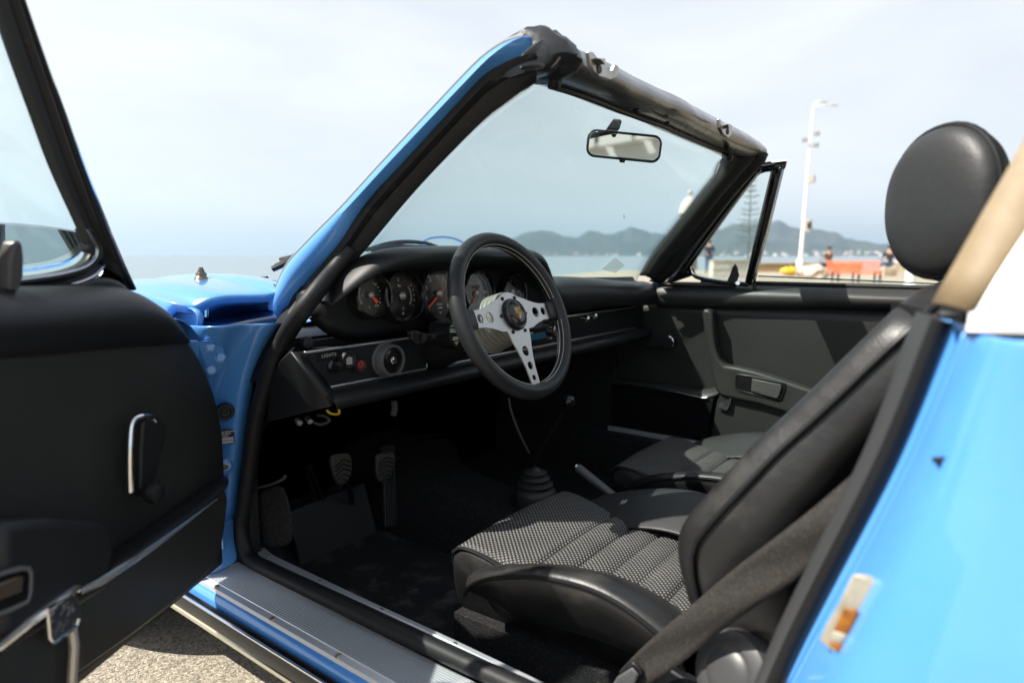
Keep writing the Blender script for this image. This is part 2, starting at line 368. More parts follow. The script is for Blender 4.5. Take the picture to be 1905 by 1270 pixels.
def ridge(u, table):
    for (a, b), (c, d) in zip(table, table[1:]):
        if a <= u <= c:
            f = (u-a)/(c-a); return b+(d-b)*(3*f*f-2*f**3)*.6+(d-b)*f*.4
    return 475
from mathutils import noise
def hills(name, table, d0, d1, label, mat, nu=170, nd=22):
    rows = []
    u0, u1 = table[0][0], table[-1][0]
    for i in range(nu):
        u = u0+(u1-u0)*i/(nu-1); dr = ray(u, 475); hd = V((dr.x, dr.y, 0)).normalized()
        vv = ridge(u, table); el = 1.12*(475-vv)/FPX*math.cos(math.atan((u-952)/FPX))*(1+.10*noise.fractal(V((u/22, 1.7, d0*.01)), 1.1, 2, 3))
        row = []
        for j in range(nd):
            f = j/(nd-1); d = d0+(d1-d0)*f; p = hd*d
            n1 = noise.fractal(V((p.x/700, p.y/700, 3.1)), 1.1, 2.1, 5)
            prof = math.sin(min(f/.62, 1)*math.pi/2)**1.25 if f < .62 else math.cos((f-.62)/.38*math.pi/2)
            h = el*(d0+(d1-d0)*.62)*prof*(1+.22*n1*(1-abs(f-.62)))+(8*n1*prof)
            row.append(V((CAM.x+p.x, CAM.y+p.y, SEAZ-3+max(h, -2)+3*min(1, f*8))))
        rows.append(row)
    o = grid(name, rows, mat, smooth=True, angle=60); tag(o, label, kind='structure'); return o
HILLM = terrain_mat('scrub_hillside', (.020, .032, .030), (.06, .06, .045), .006)
T1 = [(905, 475), (930, 462), (955, 442), (975, 434), (1000, 430), (1020, 434), (1050, 441), (1075, 444), (1098, 435), (1115, 438), (1140, 442), (1158, 436), (1172, 431), (1190, 437), (1215, 444), (1245, 447), (1280, 449), (1320, 452), (1360, 460), (1395, 475)]
T2 = [(1270, 475), (1300, 452), (1330, 438), (1360, 430), (1385, 427), (1410, 427), (1440, 424), (1465, 428), (1490, 433), (1520, 433), (1550, 436), (1575, 444), (1605, 450), (1640, 454), (1700, 458), (1780, 462), (1860, 466), (2000, 475)]
hills('hills', T1, 5600, 7400, 'hazy blue hills beyond the water seen through the windscreen', HILLM)
hills('hills', T2, 4800, 6800, 'hazy blue hills beyond the water to the right of the windscreen', HILLM)

# far town: each house its own object, shared mesh
def house_mesh(w, d, h, roof):
    vs, fs = boxgeo((-w/2, -d/2, 0), (w/2, d/2, h)); k = len(vs)
    vs += [V((-w/2-.4, -d/2-.4, h)), V((w/2+.4, -d/2-.4, h)), V((w/2+.4, d/2+.4, h)), V((-w/2-.4, d/2+.4, h)), V((-w/2, 0, h+roof)), V((w/2, 0, h+roof))]
    fs += [(k, k+1, k+5, k+4), (k+2, k+3, k+4, k+5), (k, k+4, k+3), (k+1, k+2, k+5), (k, k+3, k+2, k+1)]
    me = bpy.data.meshes.new('house'); me.from_pydata([tuple(v) for v in vs], [], fs)
    me.materials.append(M('white_render', (.72, .69, .62), .8)); me.materials.append(M('clay_roof', (.36, .16, .09), .8))
    for i, p in enumerate(me.polygons): p.material_index = 1 if i >= 6 else 0
    return me
HM = [house_mesh(16, 11, 7, 3), house_mesh(24, 13, 13, 2), house_mesh(34, 14, 18, 1.5)]
rh = random.Random(5)
def town(u0, u1, d0, d1, n, label, group, zmax):
    for i in range(n):
        u = rh.uniform(u0, u1); d = rh.uniform(d0, d1); dr = ray(u, 475); hd = V((dr.x, dr.y, 0)).normalized()*d
        o = bpy.data.objects.new('house', rh.choice(HM)); COL.objects.link(o)
        o.location = (CAM.x+hd.x, CAM.y+hd.y, SEAZ-1+zmax*((d-d0)/(d1-d0))**1.3); o.rotation_euler.z = rh.uniform(0, 3.1)
        tag(o, label, 'house', group)
town(1010, 1235, 5600, 5950, 60, 'tiny pale house on the far shore seen through the windscreen', 'white houses along the far shore ahead', 40)
town(1330, 1640, 4800, 5120, 80, 'tiny pale house on the far shore to the right of the windscreen', 'white houses along the far shore on the right', 38)

# air
hv, hf = boxgeo((-15500, -15500, -9), (16500, 16500, 430))
hz = raw('haze', hv, hf, None, smooth=False); tag(hz, 'pale sea haze over the bay', kind='stuff')
hm = bpy.data.materials.new('haze'); hm.use_nodes = True; t = hm.node_tree; t.nodes.clear()
o_ = t.nodes.new('ShaderNodeOutputMaterial'); pv = t.nodes.new('ShaderNodeVolumePrincipled'); pv.inputs['Density'].default_value = 1.15e-4; pv.inputs['Color'].default_value = (.62, .82, 1, 1); pv.inputs['Anisotropy'].default_value = .3
t.links.new(pv.outputs[0], o_.inputs['Volume']); hz.data.materials.append(hm)

# ------------------------------------------------------------------ promenade furniture (20-60 m away)
def gpt(u, v): return at(u, v, z=0)
STONE = M('pale_stone', (.46, .40, .30), .9, bumps=(('noise', 4, .5, .03),), vary=((.30, .22, .12), 2.2, .42, .62))
PALE = M('pale_concrete', (.55, .52, .46), .9, vary=((.42, .39, .34), 3, .45, .65))
WHITE = M('white_paint', (.80, .80, .79), .45)
def wall_run(name, a, b, h, th, label, mat, n=9):
    """low wall of coursed blocks, each block its own part"""
    w = empty(name, (a+b)/2); tag(w, label, 'wall'); d = (b-a); Ln = d.length; d.normalize(); nrm = V((-d.y, d.x, 0))
    core = raw('wall_core', *boxgeo((-Ln/2+.02, -th/2+.03, 0), (Ln/2-.02, th/2-.03, h-.05), Matrix.Rotation(math.atan2(d.y, d.x), 4, 'Z')), mat, w, smooth=False)
    base, fs = boxgeo((0, 0, 0), (1, 1, 1)); rr = random.Random(3); rot = Matrix.Rotation(math.atan2(d.y, d.x), 4, 'Z')
    me = bpy.data.meshes.new('stone'); me.from_pydata([tuple(v) for v in base], [], fs); me.materials.append(mat)
    rows = 2; k = 0
    for r_ in range(rows):
        x = -Ln/2-(.3 if r_ else 0)
        while x < Ln/2-.05:
            L_ = rr.uniform(.7, 1.3); x1 = min(x+L_, Ln/2); x0 = max(x, -Ln/2)
            o = bpy.data.objects.new('stone', me); COL.objects.link(o); o.parent = w
            j = rr.uniform(-.015, .015); loc = rot @ V((x0+.012, -th/2+j, r_*h/rows+.008))
            o.location = loc; o.rotation_euler.z = math.atan2(d.y, d.x); o.scale = (x1-x0-.024, th, h/rows-.016); x += L_
    cap = raw('coping', *boxgeo((-Ln/2, -th/2-.04, h), (Ln/2, th/2+.04, h+.07), rot), STONE, w, smooth=False)
    return w
a = gpt(1396, 505.5); b = gpt(1600, 505.5)
wall_run('stone_wall', a, b, .47, .45, 'low tan stone wall with flat coping along the quay edge behind the lamp post', M('tan_stone', (.42, .30, .14), .9, vary=((.26, .17, .08), 1.5, .4, .6)))
a = gpt(1640, 507); b = gpt(1800, 509)
wall_run('stone_wall', a, b, .50, .45, 'low pale stone wall beyond the headrest right of the orange bench', STONE)
a = gpt(1322, 516); b = gpt(1386, 516)
wall_run('block_wall', a, b, .70, .5, 'pale concrete block wall seen through the small quarter window', PALE)

# sentry turret on the quay corner
def turret():
    c = CAM+ray(1280, 475)*46; c.z = 0
    t_ = empty('sentry_turret', c); tag(t_, 'small round stone sentry turret with domed cap seen above the far windscreen pillar', 'turret')
    I = Matrix.Identity(4)
    lathe('shaft', [(.66, -2), (.64, 3.75), (.64, 3.8)], STONE, t_, n=24)
    lathe('cornice', [(.74, 3.8), (.78, 3.9), (.74, 4.0), (.69, 4.03)], PALE, t_, n=24)
    lathe('dome', [(.69, 4.03), (.66, 4.3), (.55, 4.6), (.36, 4.86), (.16, 5.0), (.09, 5.03)], PALE, t_, n=24)
    lathe('finial', [(.09, 5.03), (.08, 5.12), (.15, 5.2), (.18, 5.3), (.13, 5.42), (.0, 5.48)], PALE, t_, n=16)
    for k in range(4):
        m_ = Matrix.Rotation(R(40+90*k), 4, 'Z')
        raw('loophole', *boxgeo((.60, -.10, 2.5), (.665, .10, 3.1), m_), M('dark_opening', (.03, .03, .03), .9), t_, smooth=False)
turret()

# street lamp
def lamp():
    c = gpt(1487, 511); d = (c-CAM); d.z = 0; d = d.length
    k = d/FPX*1.06
    t_ = empty('street_lamp', c); tag(t_, 'tall white lamp post with two curved lamp heads on the promenade', 'street lamp')
    lean = lambda z: V((.02*z, -.02*z, z))
    tube('pole', [lean(z) for z in (0, 2, 4, 6, 8.0)], .105, WHITE, t_, n=14, scale=[1.05, .9, .78, .65, .45])
    lathe('base', [(.26, 0), (.26, .06), (.17, .14), (.17, .7), (.15, .74)], WHITE, t_, n=16)
    rt = V((math.cos(YAW), -math.sin(YAW), 0)); top = lean(8.0)
    for sgn, l, h, nm in ((1, .32, .42, 'lamp_arm'), (1, .85, .25, 'lamp_arm')):
        p1 = top+rt*l+V((0, 0, h))
        tube(nm, [top, top+V((0, 0, h*.7))+rt*(.1*l), p1-rt*.15, p1], .026, WHITE, t_, n=8, cr=5)
        hd = grid('lamp_head', [[p1+rt*x+V((0, a_*w_, b_*w_*.5)) for a_, b_ in ((-1, 0), (0, -1), (1, 0), (0, 1))] for x, w_ in ((0, .03), (.08, .09), (.26, .10), (.38, .03))], M('lamp_grey', (.42, .38, .27), .5), t_, closed=True, caps=True)
    for z, s_, mt in ((2.15, (.17, .22, .42), PALE), (4.55, (.15, .2, .25), PALE)):
        p = lean(z)-rt*(-.16)
        bx = box('equipment_box', (-s_[0], -s_[1], 0), (s_[0], s_[1], s_[2]*1.4), M('box_grey', (.40, .36, .32), .6), t_, .01, Matrix.Translation(p))
    p = lean(2.3)+rt*.2-V((math.sin(YAW), math.cos(YAW), 0))*.24
    box('display_panel', (-.1, -.02, 0), (.1, .02, .32), SATIN, t_, .005, Matrix.Translation(p) @ Matrix.Rotation(-YAW, 4, 'Z'))
    for z, s_ in ((6.6, -1), (6.9, 1), (6.35, 1)):
        p = lean(z); tube('bracket', [p, p+rt*s_*.28], .02, WHITE, t_, n=6)
        box('loudspeaker', (-.09, -.11, -.09), (.09, .11, .11), M('speaker_grey', (.25, .25, .25), .6), t_, .02, Matrix.Translation(p+rt*s_*.30))
lamp()

# slatted bench, back to the camera
def bench():
    a = gpt(1541, 524); b = gpt(1634, 527); rt = (b-a); W_ = rt.length; rt.normalize(); fw = V((-rt.y, rt.x, 0))
    if fw.dot(V((math.sin(YAW), math.cos(YAW), 0))) < 0: fw = -fw
    c = (a+b)/2; t_ = empty('park_bench', c); tag(t_, 'orange slatted bench facing the sea with its back to the car', 'bench')
    mt = Matrix((rt, fw, V((0, 0, 1)))).transposed().to_4x4()
    OR = M('orange_paint', (.72, .13, .045), .5, vary=((.60, .20, .10), 6, .45, .7)); W_ += .12
    me = None
    for i in range(6):
        z = .30+i*.085; y = -.02-.02*i
        o = raw('back_slat', *boxgeo((-W_/2, y, z), (W_/2, y+.03, z+.052), mt), OR, t_, smooth=False, bevel=.006)
    for i in range(5):
        y = .08+i*.085
        raw('seat_slat', *boxgeo((-W_/2, y, .40), (W_/2, y+.062, .43), mt), OR, t_, smooth=False, bevel=.006)
    for sx in (-W_/2+.2, 0, W_/2-.2):
        raw('leg', *bundle([boxgeo((sx-.03, -.03, 0), (sx+.03, .02, .40), mt), boxgeo((sx-.03, .40, 0), (sx+.03, .46, .40), mt), boxgeo((sx-.03, -.03, .36), (sx+.03, .46, .398), mt)]), M('cast_iron', (.05, .05, .05), .5), t_, smooth=False)
bench()

def sack():
    c = gpt(1470, 512.5)
    rows = []
    for i in range(13):
        f = i/12; x = (f-.5)*.95; r_ = .26*math.sin(math.pi*max(.04, min(.96, f)))**.55
        rows.append([V((x, r_*math.cos(2*math.pi*k/14), .22+r_*.85*math.sin(2*math.pi*k/14)+.03*noise.noise(V((x*4, k, 1))))) for k in range(14)])
    t_ = empty('duffel_bag', c); tag(t_, 'bright yellow rounded bag lying at the foot of the lamp post', 'bag')
    t_.rotation_euler.z = -YAW
    YL = M('yellow_cloth', (.80, .50, .03), .6)
    grid('bag_body', rows, YL, t_, closed=True, caps=True)
    for x in (-.18, .18): tube('strap', [V((x, -.23, .25)), V((x, -.15, .44)), V((x, 0, .50)), V((x, .15, .44)), V((x, .23, .25))], .02, SATIN, t_, n=6, cr=4)
sack()
rb = random.Random(11)
ROCKM = M('pinkish_rock', (.52, .43, .35), .9, bumps=(('noise', 5, .7, .04),), vary=((.38, .30, .24), 3, .4, .65))
for i, (u, v, s_, lb) in enumerate(((1500, 513, .42, 'pale squat boulder right against the lamp post'), (1517, 518, .50, 'largest pale boulder in front of the seated person'), (1532, 512, .34, 'small pale boulder just left of the orange bench'), (1510, 506, .36, 'pale boulder behind the two nearer boulders by the lamp post'), (1690, 502, .8, 'big pale boulder beyond the bench below the headrest'), (1668, 503, .55, 'pale boulder between the bench end and the big boulder'))):
    bm = bmesh.new(); bmesh.ops.create_icosphere(bm, subdivisions=3, radius=1)
    for vtx in bm.verts:
        n_ = noise.fractal(vtx.co*1.3+V((i*7, 0, 0)), 1, 2, 4); vtx.co = V((vtx.co.x*1.15, vtx.co.y, max(vtx.co.z, -.5)*.75))*(1+.35*n_)*s_
    me = bpy.data.meshes.new('boulder'); bm.to_mesh(me); bm.free()
    o = link('boulder', me, None, ROCKM); o.location = gpt(u, v)+V((0, 0, .35*s_)); tag(o, lb, 'boulder', 'boulders on the promenade')
# white bollard
c = gpt(1692, 534)
bo = empty('bollard', c); tag(bo, 'white bollard standing on the promenade below the headrest', 'bollard')
lathe('post', [(.13, 0), (.13, .72), (.12, .76)], WHITE, bo, n=18); lathe('cap', [(.15, .76), (.15, .80), (.10, .87), (0, .90)], WHITE, bo, n=18); lathe('base', [(.2, 0), (.2, .05), (.14, .09)], WHITE, bo, n=18)

# people far off
def person(loc, facing, joints, label, cloth, trousers, hair=(.02, .015, .01)):
    t_ = empty('person', loc); t_.rotation_euler.z = facing; tag(t_, label, 'person')
    J = joints
    def body(nm, chain, mat):
        vs = []; es = []; rad = []
        idx = {}
        for a_, b_ in chain:
            for k in (a_, b_):
                if k not in idx: idx[k] = len(vs); vs.append(J[k][0]); rad.append(J[k][1])
            es.append((idx[a_], idx[b_]))
        me = bpy.data.meshes.new(nm); me.from_pydata(vs, es, []); o = link(nm, me, t_, mat)
        o.modifiers.new('skin', 'SKIN'); sv = me.skin_vertices[0].data
        for i_, r_ in enumerate(rad): sv[i_].radius = (r_, r_)
        sv[0].use_root = True
        sb = o.modifiers.new('sub', 'SUBSURF'); sb.levels = 1; sb.render_levels = 1
        return o
    sk = M('skin', (.50, .29, .19), .55)
    body('body', [('pel', 'wst'), ('wst', 'chs'), ('chs', 'nck'), ('nck', 'hd0'), ('hd0', 'hd1'), ('chs', 'shl'), ('shl', 'ell'), ('ell', 'wrl'), ('wrl', 'hnl'), ('chs', 'shr'), ('shr', 'elr'), ('elr', 'wrr'), ('wrr', 'hnr'), ('pel', 'hpl'), ('hpl', 'knl'), ('knl', 'anl'), ('anl', 'tol'), ('pel', 'hpr'), ('hpr', 'knr'), ('knr', 'anr'), ('anr', 'tor')], sk)
    big = {k: (p, r_*1.16) for k, (p, r_) in J.items()}; J = big
    body('shirt', [('wst', 'chs'), ('chs', 'shl'), ('shl', 'ell'), ('chs', 'shr'), ('shr', 'elr'), ('wst', 'pel')], cloth)
    body('trousers', [('pel', 'hpl'), ('hpl', 'knl'), ('knl', 'anl'), ('pel', 'hpr'), ('hpr', 'knr'), ('knr', 'anr')], trousers)
    body('shoes', [('anl', 'tol')], SATIN); body('shoes', [('anr', 'tor')], SATIN)
    h = V(J['hd1'][0]); hm_ = lathe('hair', [(.0, .06), (.07, .045), (.10, 0), (.105, -.05), (.09, -.09)], M('hair', hair, .6), t_, mtx=Matrix.Translation(h+V((0, -.02, .04))), n=12)
def stand():
    return dict(pel=((0, 0, .95), .125), wst=((0, 0, 1.1), .12), chs=((0, 0, 1.36), .14), nck=((0, 0, 1.5), .055), hd0=((0, .01, 1.6), .085), hd1=((0, .01, 1.69), .085),
                shl=((-.19, 0, 1.42), .06), ell=((-.25, -.03, 1.15), .045), wrl=((-.24, .06, .92), .032), hnl=((-.23, .1, .84), .04), shr=((.19, 0, 1.42), .06), elr=((.26, -.02, 1.15), .045), wrr=((.22, .14, .98), .032), hnr=((.18, .2, .95), .04),
                hpl=((-.1, 0, .88), .095), knl=((-.11, .03, .5), .062), anl=((-.12, -.02, .1), .045), tol=((-.13, .14, .04), .04), hpr=((.1, 0, .88), .095), knr=((.12, .06, .5), .062), anr=((.13, .04, .1), .045), tor=((.14, .2, .04), .04))
def sit(h=.45):
    d = stand(); off = h-.82
    out_ = {k: ((p[0], p[1], p[2]+off), r_) for k, (p, r_) in d.items()}
    for s_, k in ((-1, 'l'), (1, 'r')):
        out_['kn'+k] = ((s_*.14, .45, h+.08), .062); out_['an'+k] = ((s_*.13, .42, .1), .045); out_['to'+k] = ((s_*.14, .58, .04), .04)
        out_['el'+k] = ((s_*.26, .1, h+.38), .045); out_['wr'+k] = ((s_*.2, .32, h+.24), .032); out_['hn'+k] = ((s_*.18, .4, h+.2), .04)
    return out_
DENIM = M('blue_denim', (.045, .085, .16), .8); DARKC = M('dark_cloth', (.03, .028, .03), .8); BROWN = M('brown_cloth', (.14, .055, .03), .8); NAVY = M('navy_cloth', (.02, .03, .06), .8)
p = gpt(1318, 509); person(p, -.9, stand(), 'person standing in blue jeans and dark top seen through the small quarter window', NAVY, DENIM)
p = gpt(1540, 511); person(p, -.6, sit(.45), 'person in brown top sitting between the boulders and the orange bench', BROWN, DARKC)
p = gpt(1652, 513); person(p, -1.0, sit(.5), 'person in dark clothes sitting at the right end of the orange bench', DARKC, DENIM)
st = raw('stone_seat', *boxgeo((-.3, -.2, 0), (.3, .22, .36)), STONE, None, smooth=False, bevel=.03); st.location = gpt(1540, 511); st.rotation_euler.z = -.6; tag(st, 'block of stone under the seated person in brown', 'stone block')
st = raw('stone_seat', *boxgeo((-.3, -.2, 0), (.3, .22, .41)), STONE, None, smooth=False, bevel=.03); st.location = gpt(1652, 513); st.rotation_euler.z = -1.0; tag(st, 'block of stone under the person in dark clothes', 'stone block')

# norfolk pine behind the quarter window: whorled branches with hanging needles
def pine():
    c = CAM+ray(1392, 475)*62; c.z = 0
    t_ = empty('norfolk_pine', c); tag(t_, 'slim whorled pine tree standing beyond the quarter window', 'tree')
    tube('trunk', [V((0, 0, 0)), V((.05, 0, 3)), V((0, .05, 6.5)), V((0, 0, 9.2))], .10, M('pine_bark', (.24, .20, .16), .9), t_, n=8, scale=[1, .8, .5, .15])
    vs = []; fs = []; rp_ = random.Random(2); seg = []
    for lv in range(15):
        z = 1.6+lv*.52+rp_.uniform(-.12, .12); rad = max(.25, 1.6*(1-lv/16)*rp_.uniform(.75, 1.1)); nb = rp_.choice((5, 6, 7))
        for k in range(nb):
            a_ = 2*math.pi*(k+.5*(lv % 2))/nb+rp_.uniform(-.3, .3); dr = V((math.cos(a_), math.sin(a_), 0)); sd_ = V((-dr.y, dr.x, 0))
            seg.append(geom_sweep([V((0, 0, z)), V((0, 0, z))+dr*rad*.5+V((0, 0, .05)), V((0, 0, z))+dr*rad+V((0, 0, .22*rad))], circ(.014, 4)))
            for q_ in range(16):
                f = rp_.uniform(.2, 1); p0 = V((0, 0, z+.05))+dr*rad*f+V((0, 0, .18*rad*f*f)); s_ = rp_.choice((-1, 1)); ln = rp_.uniform(.14, .3)*(1.2-f*.6); wd = .035
                tip = p0+sd_*s_*ln+dr*ln*.6+V((0, 0, rp_.uniform(-.02, .1))); b0 = len(vs); up = dr*wd
                vs += [p0-up, p0+up, tip+up*.4, tip-up*.4]; fs.append((b0, b0+1, b0+2, b0+3))
    raw('crown', vs, fs, M('pine_needles', (.13, .155, .10), .7, vary=((.18, .20, .13), 2, .4, .6)), t_, smooth=False)
    br = raw('branches', *bundle(seg), M('pine_bark2', (.24, .20, .16), .9), t_); br['kind'] = 'stuff'
pine()
# boats far out
bh = [[V((x, y*w_, z)) for y, z in ((-1, 1.6), (-.7, 0), (.7, 0), (1, 1.6))] for x, w_ in ((-9, 2.4), (0, 3), (6, 2.2), (10, .1))]
for (u, d, lb) in ((325, 3600, 'tiny cargo boat on the horizon left of the open door frame'), (497, 4200, 'tiny boat on the horizon beside the wipers')):
    dr = ray(u, 475); hd = V((dr.x, dr.y, 0)).normalized()*d
    b_ = empty('boat', (CAM.x+hd.x, CAM.y+hd.y, SEAZ)); tag(b_, lb, 'boat', 'boats on the horizon'); b_.rotation_euler.z = .7
    grid('hull', bh, M('boat_hull', (.25, .12, .10), .6), b_, caps=True, smooth=False)
    box('wheelhouse', (-7, -1.6, 1.6), (-3, 1.6, 6), M('boat_white', (.7, .7, .7), .6), b_, .1)
    tube('mast', [V((1, 0, 1)), V((1, 0, 8))], .2, WHITE, b_, n=6)
# apartment blocks behind the camera, seen only in mirrors and paint
for k, (x, y, w_, d_, h_, lb) in enumerate(((-31, -33, 18, 10, 13, 'white apartment block across the promenade behind the car, nearest of the three'), (6, -38, 18, 10, 12, 'cream apartment block across the promenade behind the car, in the middle'), (27, -34, 15, 10, 17, 'tall white apartment block across the promenade at the right end'))):
    b_ = empty('apartment_block', (x, y, 0)); tag(b_, lb, 'building', 'apartment blocks behind the car')
    wm = M('block_render', ((.70, .68, .62), (.66, .58, .44), (.74, .73, .70))[k], .85); gm = M('block_glass', (.05, .06, .07), .15)
    box('wall', (-w_/2, -d_/2, 0), (w_/2, d_/2, h_), wm, b_, .02); box('roof', (-w_/2-.3, -d_/2-.3, h_), (w_/2+.3, d_/2+.3, h_+.4), wm, b_, .02)
    wme = None; bme = None
    for f_ in range(int(h_/3)):
        for c_ in range(int(w_/3)):
            xx = -w_/2+1.5+3*c_
            if wme is None:
                o = raw('window', *boxgeo((-.6, -.02, 0), (.6, .03, 1.5)), gm, b_, smooth=False); wme = o.data
                o2 = raw('balcony', *bundle([boxgeo((-1.2, 0, -.2), (1.2, .9, -.05)), boxgeo((-1.2, .84, -.05), (1.2, .9, .85))]), wm, b_, smooth=False); bme = o2.data
            else:
                o = bpy.data.objects.new('window', wme); COL.objects.link(o); o.parent = b_
                o2 = bpy.data.objects.new('balcony', bme); COL.objects.link(o2); o2.parent = b_
            o.location = (xx, d_/2, 3*f_+1); o2.location = (xx, d_/2+.04, 3*f_+.8)
# ------------------------------------------------------------------ the car: one thing, everything bolted to it is a part
car = empty('sports_car'); tag(car, 'bright blue open-top sports car with black interior and its driver door swung open', 'car')
PN = (1, 0, -.26)                                   # driver side pillar lean; mirrored for the passenger side
def pil(u, v, x0=-.62): return at(u, v, n=PN, p=(x0, 0, .9))
def pir(u, v, x0=.62): return at(u, v, n=(1, 0, .26), p=(x0, 0, .9))
def mir(p): return V((-p.x, p.y, p.z))
def sec(pts): return [V(p) for p in pts]

# windscreen frame (blue pillar), driver side
aout = [pil(*q, x0=-.650) for q in ((509, 577), (512, 560), (524, 534), (544, 494), (598, 436), (644, 390), (710, 318), (774, 250), (840, 180), (900, 118), (935, 90), (961, 76), (990, 68))]
asel = [pil(*q, x0=-.62) for q in ((521, 596), (536, 576), (555, 550), (574, 524), (634, 454), (682, 380), (744, 313), (802, 250), (858, 188), (900, 144), (930, 126), (957, 114), (990, 104))]
ain = [pil(*q, x0=-.585) for q in ((606, 548), (620, 530), (632, 515), (679, 463), (748, 380), (800, 322), (850, 270), (880, 240), (912, 210), (945, 186), (972, 165), (998, 150))]
A = resample(crom(aout, 5), 44); B = resample(crom(asel, 5), 44); Cn = resample(crom(ain, 5), 40)
Bs = resample(crom([at(478, 712, x=-.682), at(500, 655, x=-.675), at(527, 602, x=-.66), pil(550, 562), pil(572, 528)]+asel[4:], 5), 52); Cs = resample(crom([at(500, 716, x=-.64), at(528, 660, x=-.635), at(562, 606, x=-.625), pil(594, 563, -.592), pil(621, 531, -.585)]+ain[2:], 5), 52)
rows = []
for a, b in zip(A, B):
    d = b-a; nn = V((-.75, -.55, .35)).normalized()
    rows.append([a+V((.012, .03, .0)), a+V((0, .012, 0)), a+nn*.006+d*.12, a+d*.45+nn*.012, a+d*.8+nn*.008, b, b+V((.03, .035, 0))])
grid('windscreen_frame', rows, BLUE, car, solid=.006, off=0, angle=60)
rows = []
for b, c in zip(Bs, Cs):
    d = c-b; nn = V((-.62, -.72, .30)).normalized()
    rows.append([b+V((.0, .02, 0)), b+nn*.004, b+d*.10+nn*.014, b+d*.28+nn*.018, b+d*.42+nn*.008, b+d*.46-nn*.002, b+d*.52+nn*.008, b+d*.75+nn*.010, c+nn*.001, c+V((.02, .03, 0))])
grid('pillar_seal', rows, RUBBER, car, solid=.005, off=0, angle=50)
tube('windscreen_rubber', [a+V((.005, .016, .003)) for a in A], .006, M('grey_rubber', (.22, .22, .23), .4), car, n=6)
pl = [pir(*q, x0=.56) for q in ((1190, 540), (1203, 513), (1212, 497), (1227, 474), (1268, 424), (1310, 372), (1350, 322), (1357, 302))]
PR = resample(crom(pl, 5), 40)
grid('windscreen_frame', [[p+V((.07, .03, .0)), p+V((.085, .025, .004)), p+V((.095, .0, 0)), p+V((.085, -.02, 0))] for p in PR[4:]], BLUE, car, solid=.006, off=0, angle=60)

# windscreen: bowed sheet between the pillars
def ws_pt(s, h):            # s -1..1 across, h 0..1 up
    i = min(int(h*39), 38); f = h*39-i
    e0 = Cn[i].lerp(Cn[i+1], f)+V((.012, .03, .0)); e1 = PR[i].lerp(PR[i+1], f)+V((.004, .03, .0))
    p = e0.lerp(e1, (s+1)/2)
    return p+V((0, (.17-.13*h)*(1-s*s)**.85, .022*h*(1-s*s)))
grid('windscreen', [[ws_pt(-1+2*j/28, .0+i/14) for j in range(29)] for i in range(15)]+[[ws_pt(-1+2*j/28, 1)+V((0, -.03, .03)) for j in range(29)]], WS_GLASS, car, solid=.004)
LABELM, t_, b_ = newmat('film'); b_.inputs['Base Color'].default_value = (.75, .78, .76, 1); b_.inputs['Alpha'].default_value = .30; b_.inputs['Roughness'].default_value = .6
tube('windscreen_rubber', [ws_pt(-.985+1.97*j/30, .03)+V((0, -.004, .0)) for j in range(31)], .007, SATIN, car, n=8)
st_c = ws_pt(.83, .19); st_x = (ws_pt(.88, .19)-ws_pt(.78, .19)).normalized(); st_z = (ws_pt(.83, .25)-ws_pt(.83, .13)).normalized()
prism('sticker', [st_c+st_x*a_+st_z*b_+V((-.002, -.006, 0)) for a_, b_ in ((-.036, -.018), (.026, -.030), (.040, .002), (-.018, .034))], (0, .001, 0), LABELM, car, smooth=False)

# header rail above the windscreen
def hsec(x):
    k = 1-(x/.54)**2; dy = .012*k; dz = .016*k
    step = 0
    for c_, w_, a_ in ((-.33, .09, -.004), (.0, .06, -.004), (.03, .40, .003), (.40, .07, -.003)):
        step += a_*math.exp(-((x-c_)/w_)**4)
    y0 = -.198+dy+step
    pr = ((.115, .002), (.06, .022), (.02, .026), (.004, .018), (-.004, .008), (-.016, -.002), (-.020, -.013), (-.012, -.023), (.004, -.030), (.028, -.033), (.055, -.032), (.10, -.022))
    return [V((x, y0+a_, 1.258+dz+b_+.009*(.53-x)/1.04)) for a_, b_ in pr]
grid('header_rail', [hsec(x_) for x_ in [-.51]+[-.508+1.036*i/70 for i in range(71)]+[.5295, .530]], HEADER, car, closed=True, caps=True, sub=1)
tube('header_seal', [hsec(x)[1]+V((0, .0, .005)) for x in [-.40+.92*i/24 for i in range(25)]], .011, RUBBER, car, n=8)
tube('header_seal', [hsec(x)[10]+V((0, -.012, -.003)) for x in [-.44+.94*i/24 for i in range(25)]], .006, SATIN, car, n=8)
def latch_plate(px, hole, pins, y):
    P = [at(*q, y=y) for q in px]
    o = prism('latch_plate', P, (0, .008, 0), STEEL, car, bevel=.0015)
    c = at(*hole, y=y-.001); tube('hole', [c+V((0, -.001, 0)), c+V((0, .004, 0))], .0065, M('dark_hole', (.02, .015, .012), .6), o, n=14, scale=[1, 1])
    for q in pins:
        P2 = [at(*k, y=y-.012) for k in q]; prism('catch', P2, (0, .012, 0), STEEL, o, bevel=.001)
latch_plate([(1096, 96), (1100, 118), (1106, 134), (1116, 143), (1136, 149), (1147, 144), (1152, 130), (1151, 123), (1145, 120), (1141, 132), (1131, 130), (1127, 118), (1127, 112), (1112, 108), (1104, 97)], (1115, 129), [[(1110, 108), (1127, 109), (1126, 120), (1118, 112)]], -.236)
latch_plate([(1339, 221), (1340, 238), (1346, 250), (1356, 256), (1361, 252), (1363, 234), (1359, 231), (1352, 230), (1349, 236), (1343, 234), (1342, 223)], (1354, 245), [[(1354, 231), (1359, 231), (1359, 239), (1356, 238)]], -.234)
for q in ((1183, 204), (1240, 228)):
    c = at(*q, y=-.17); lathe('bolt', [(.007, 0), (.007, .002), (.0045, .003), (.0045, .006), (0, .0065)], SATIN, car, mtx=frame(c, (-.1, -.3, -1)), n=8)
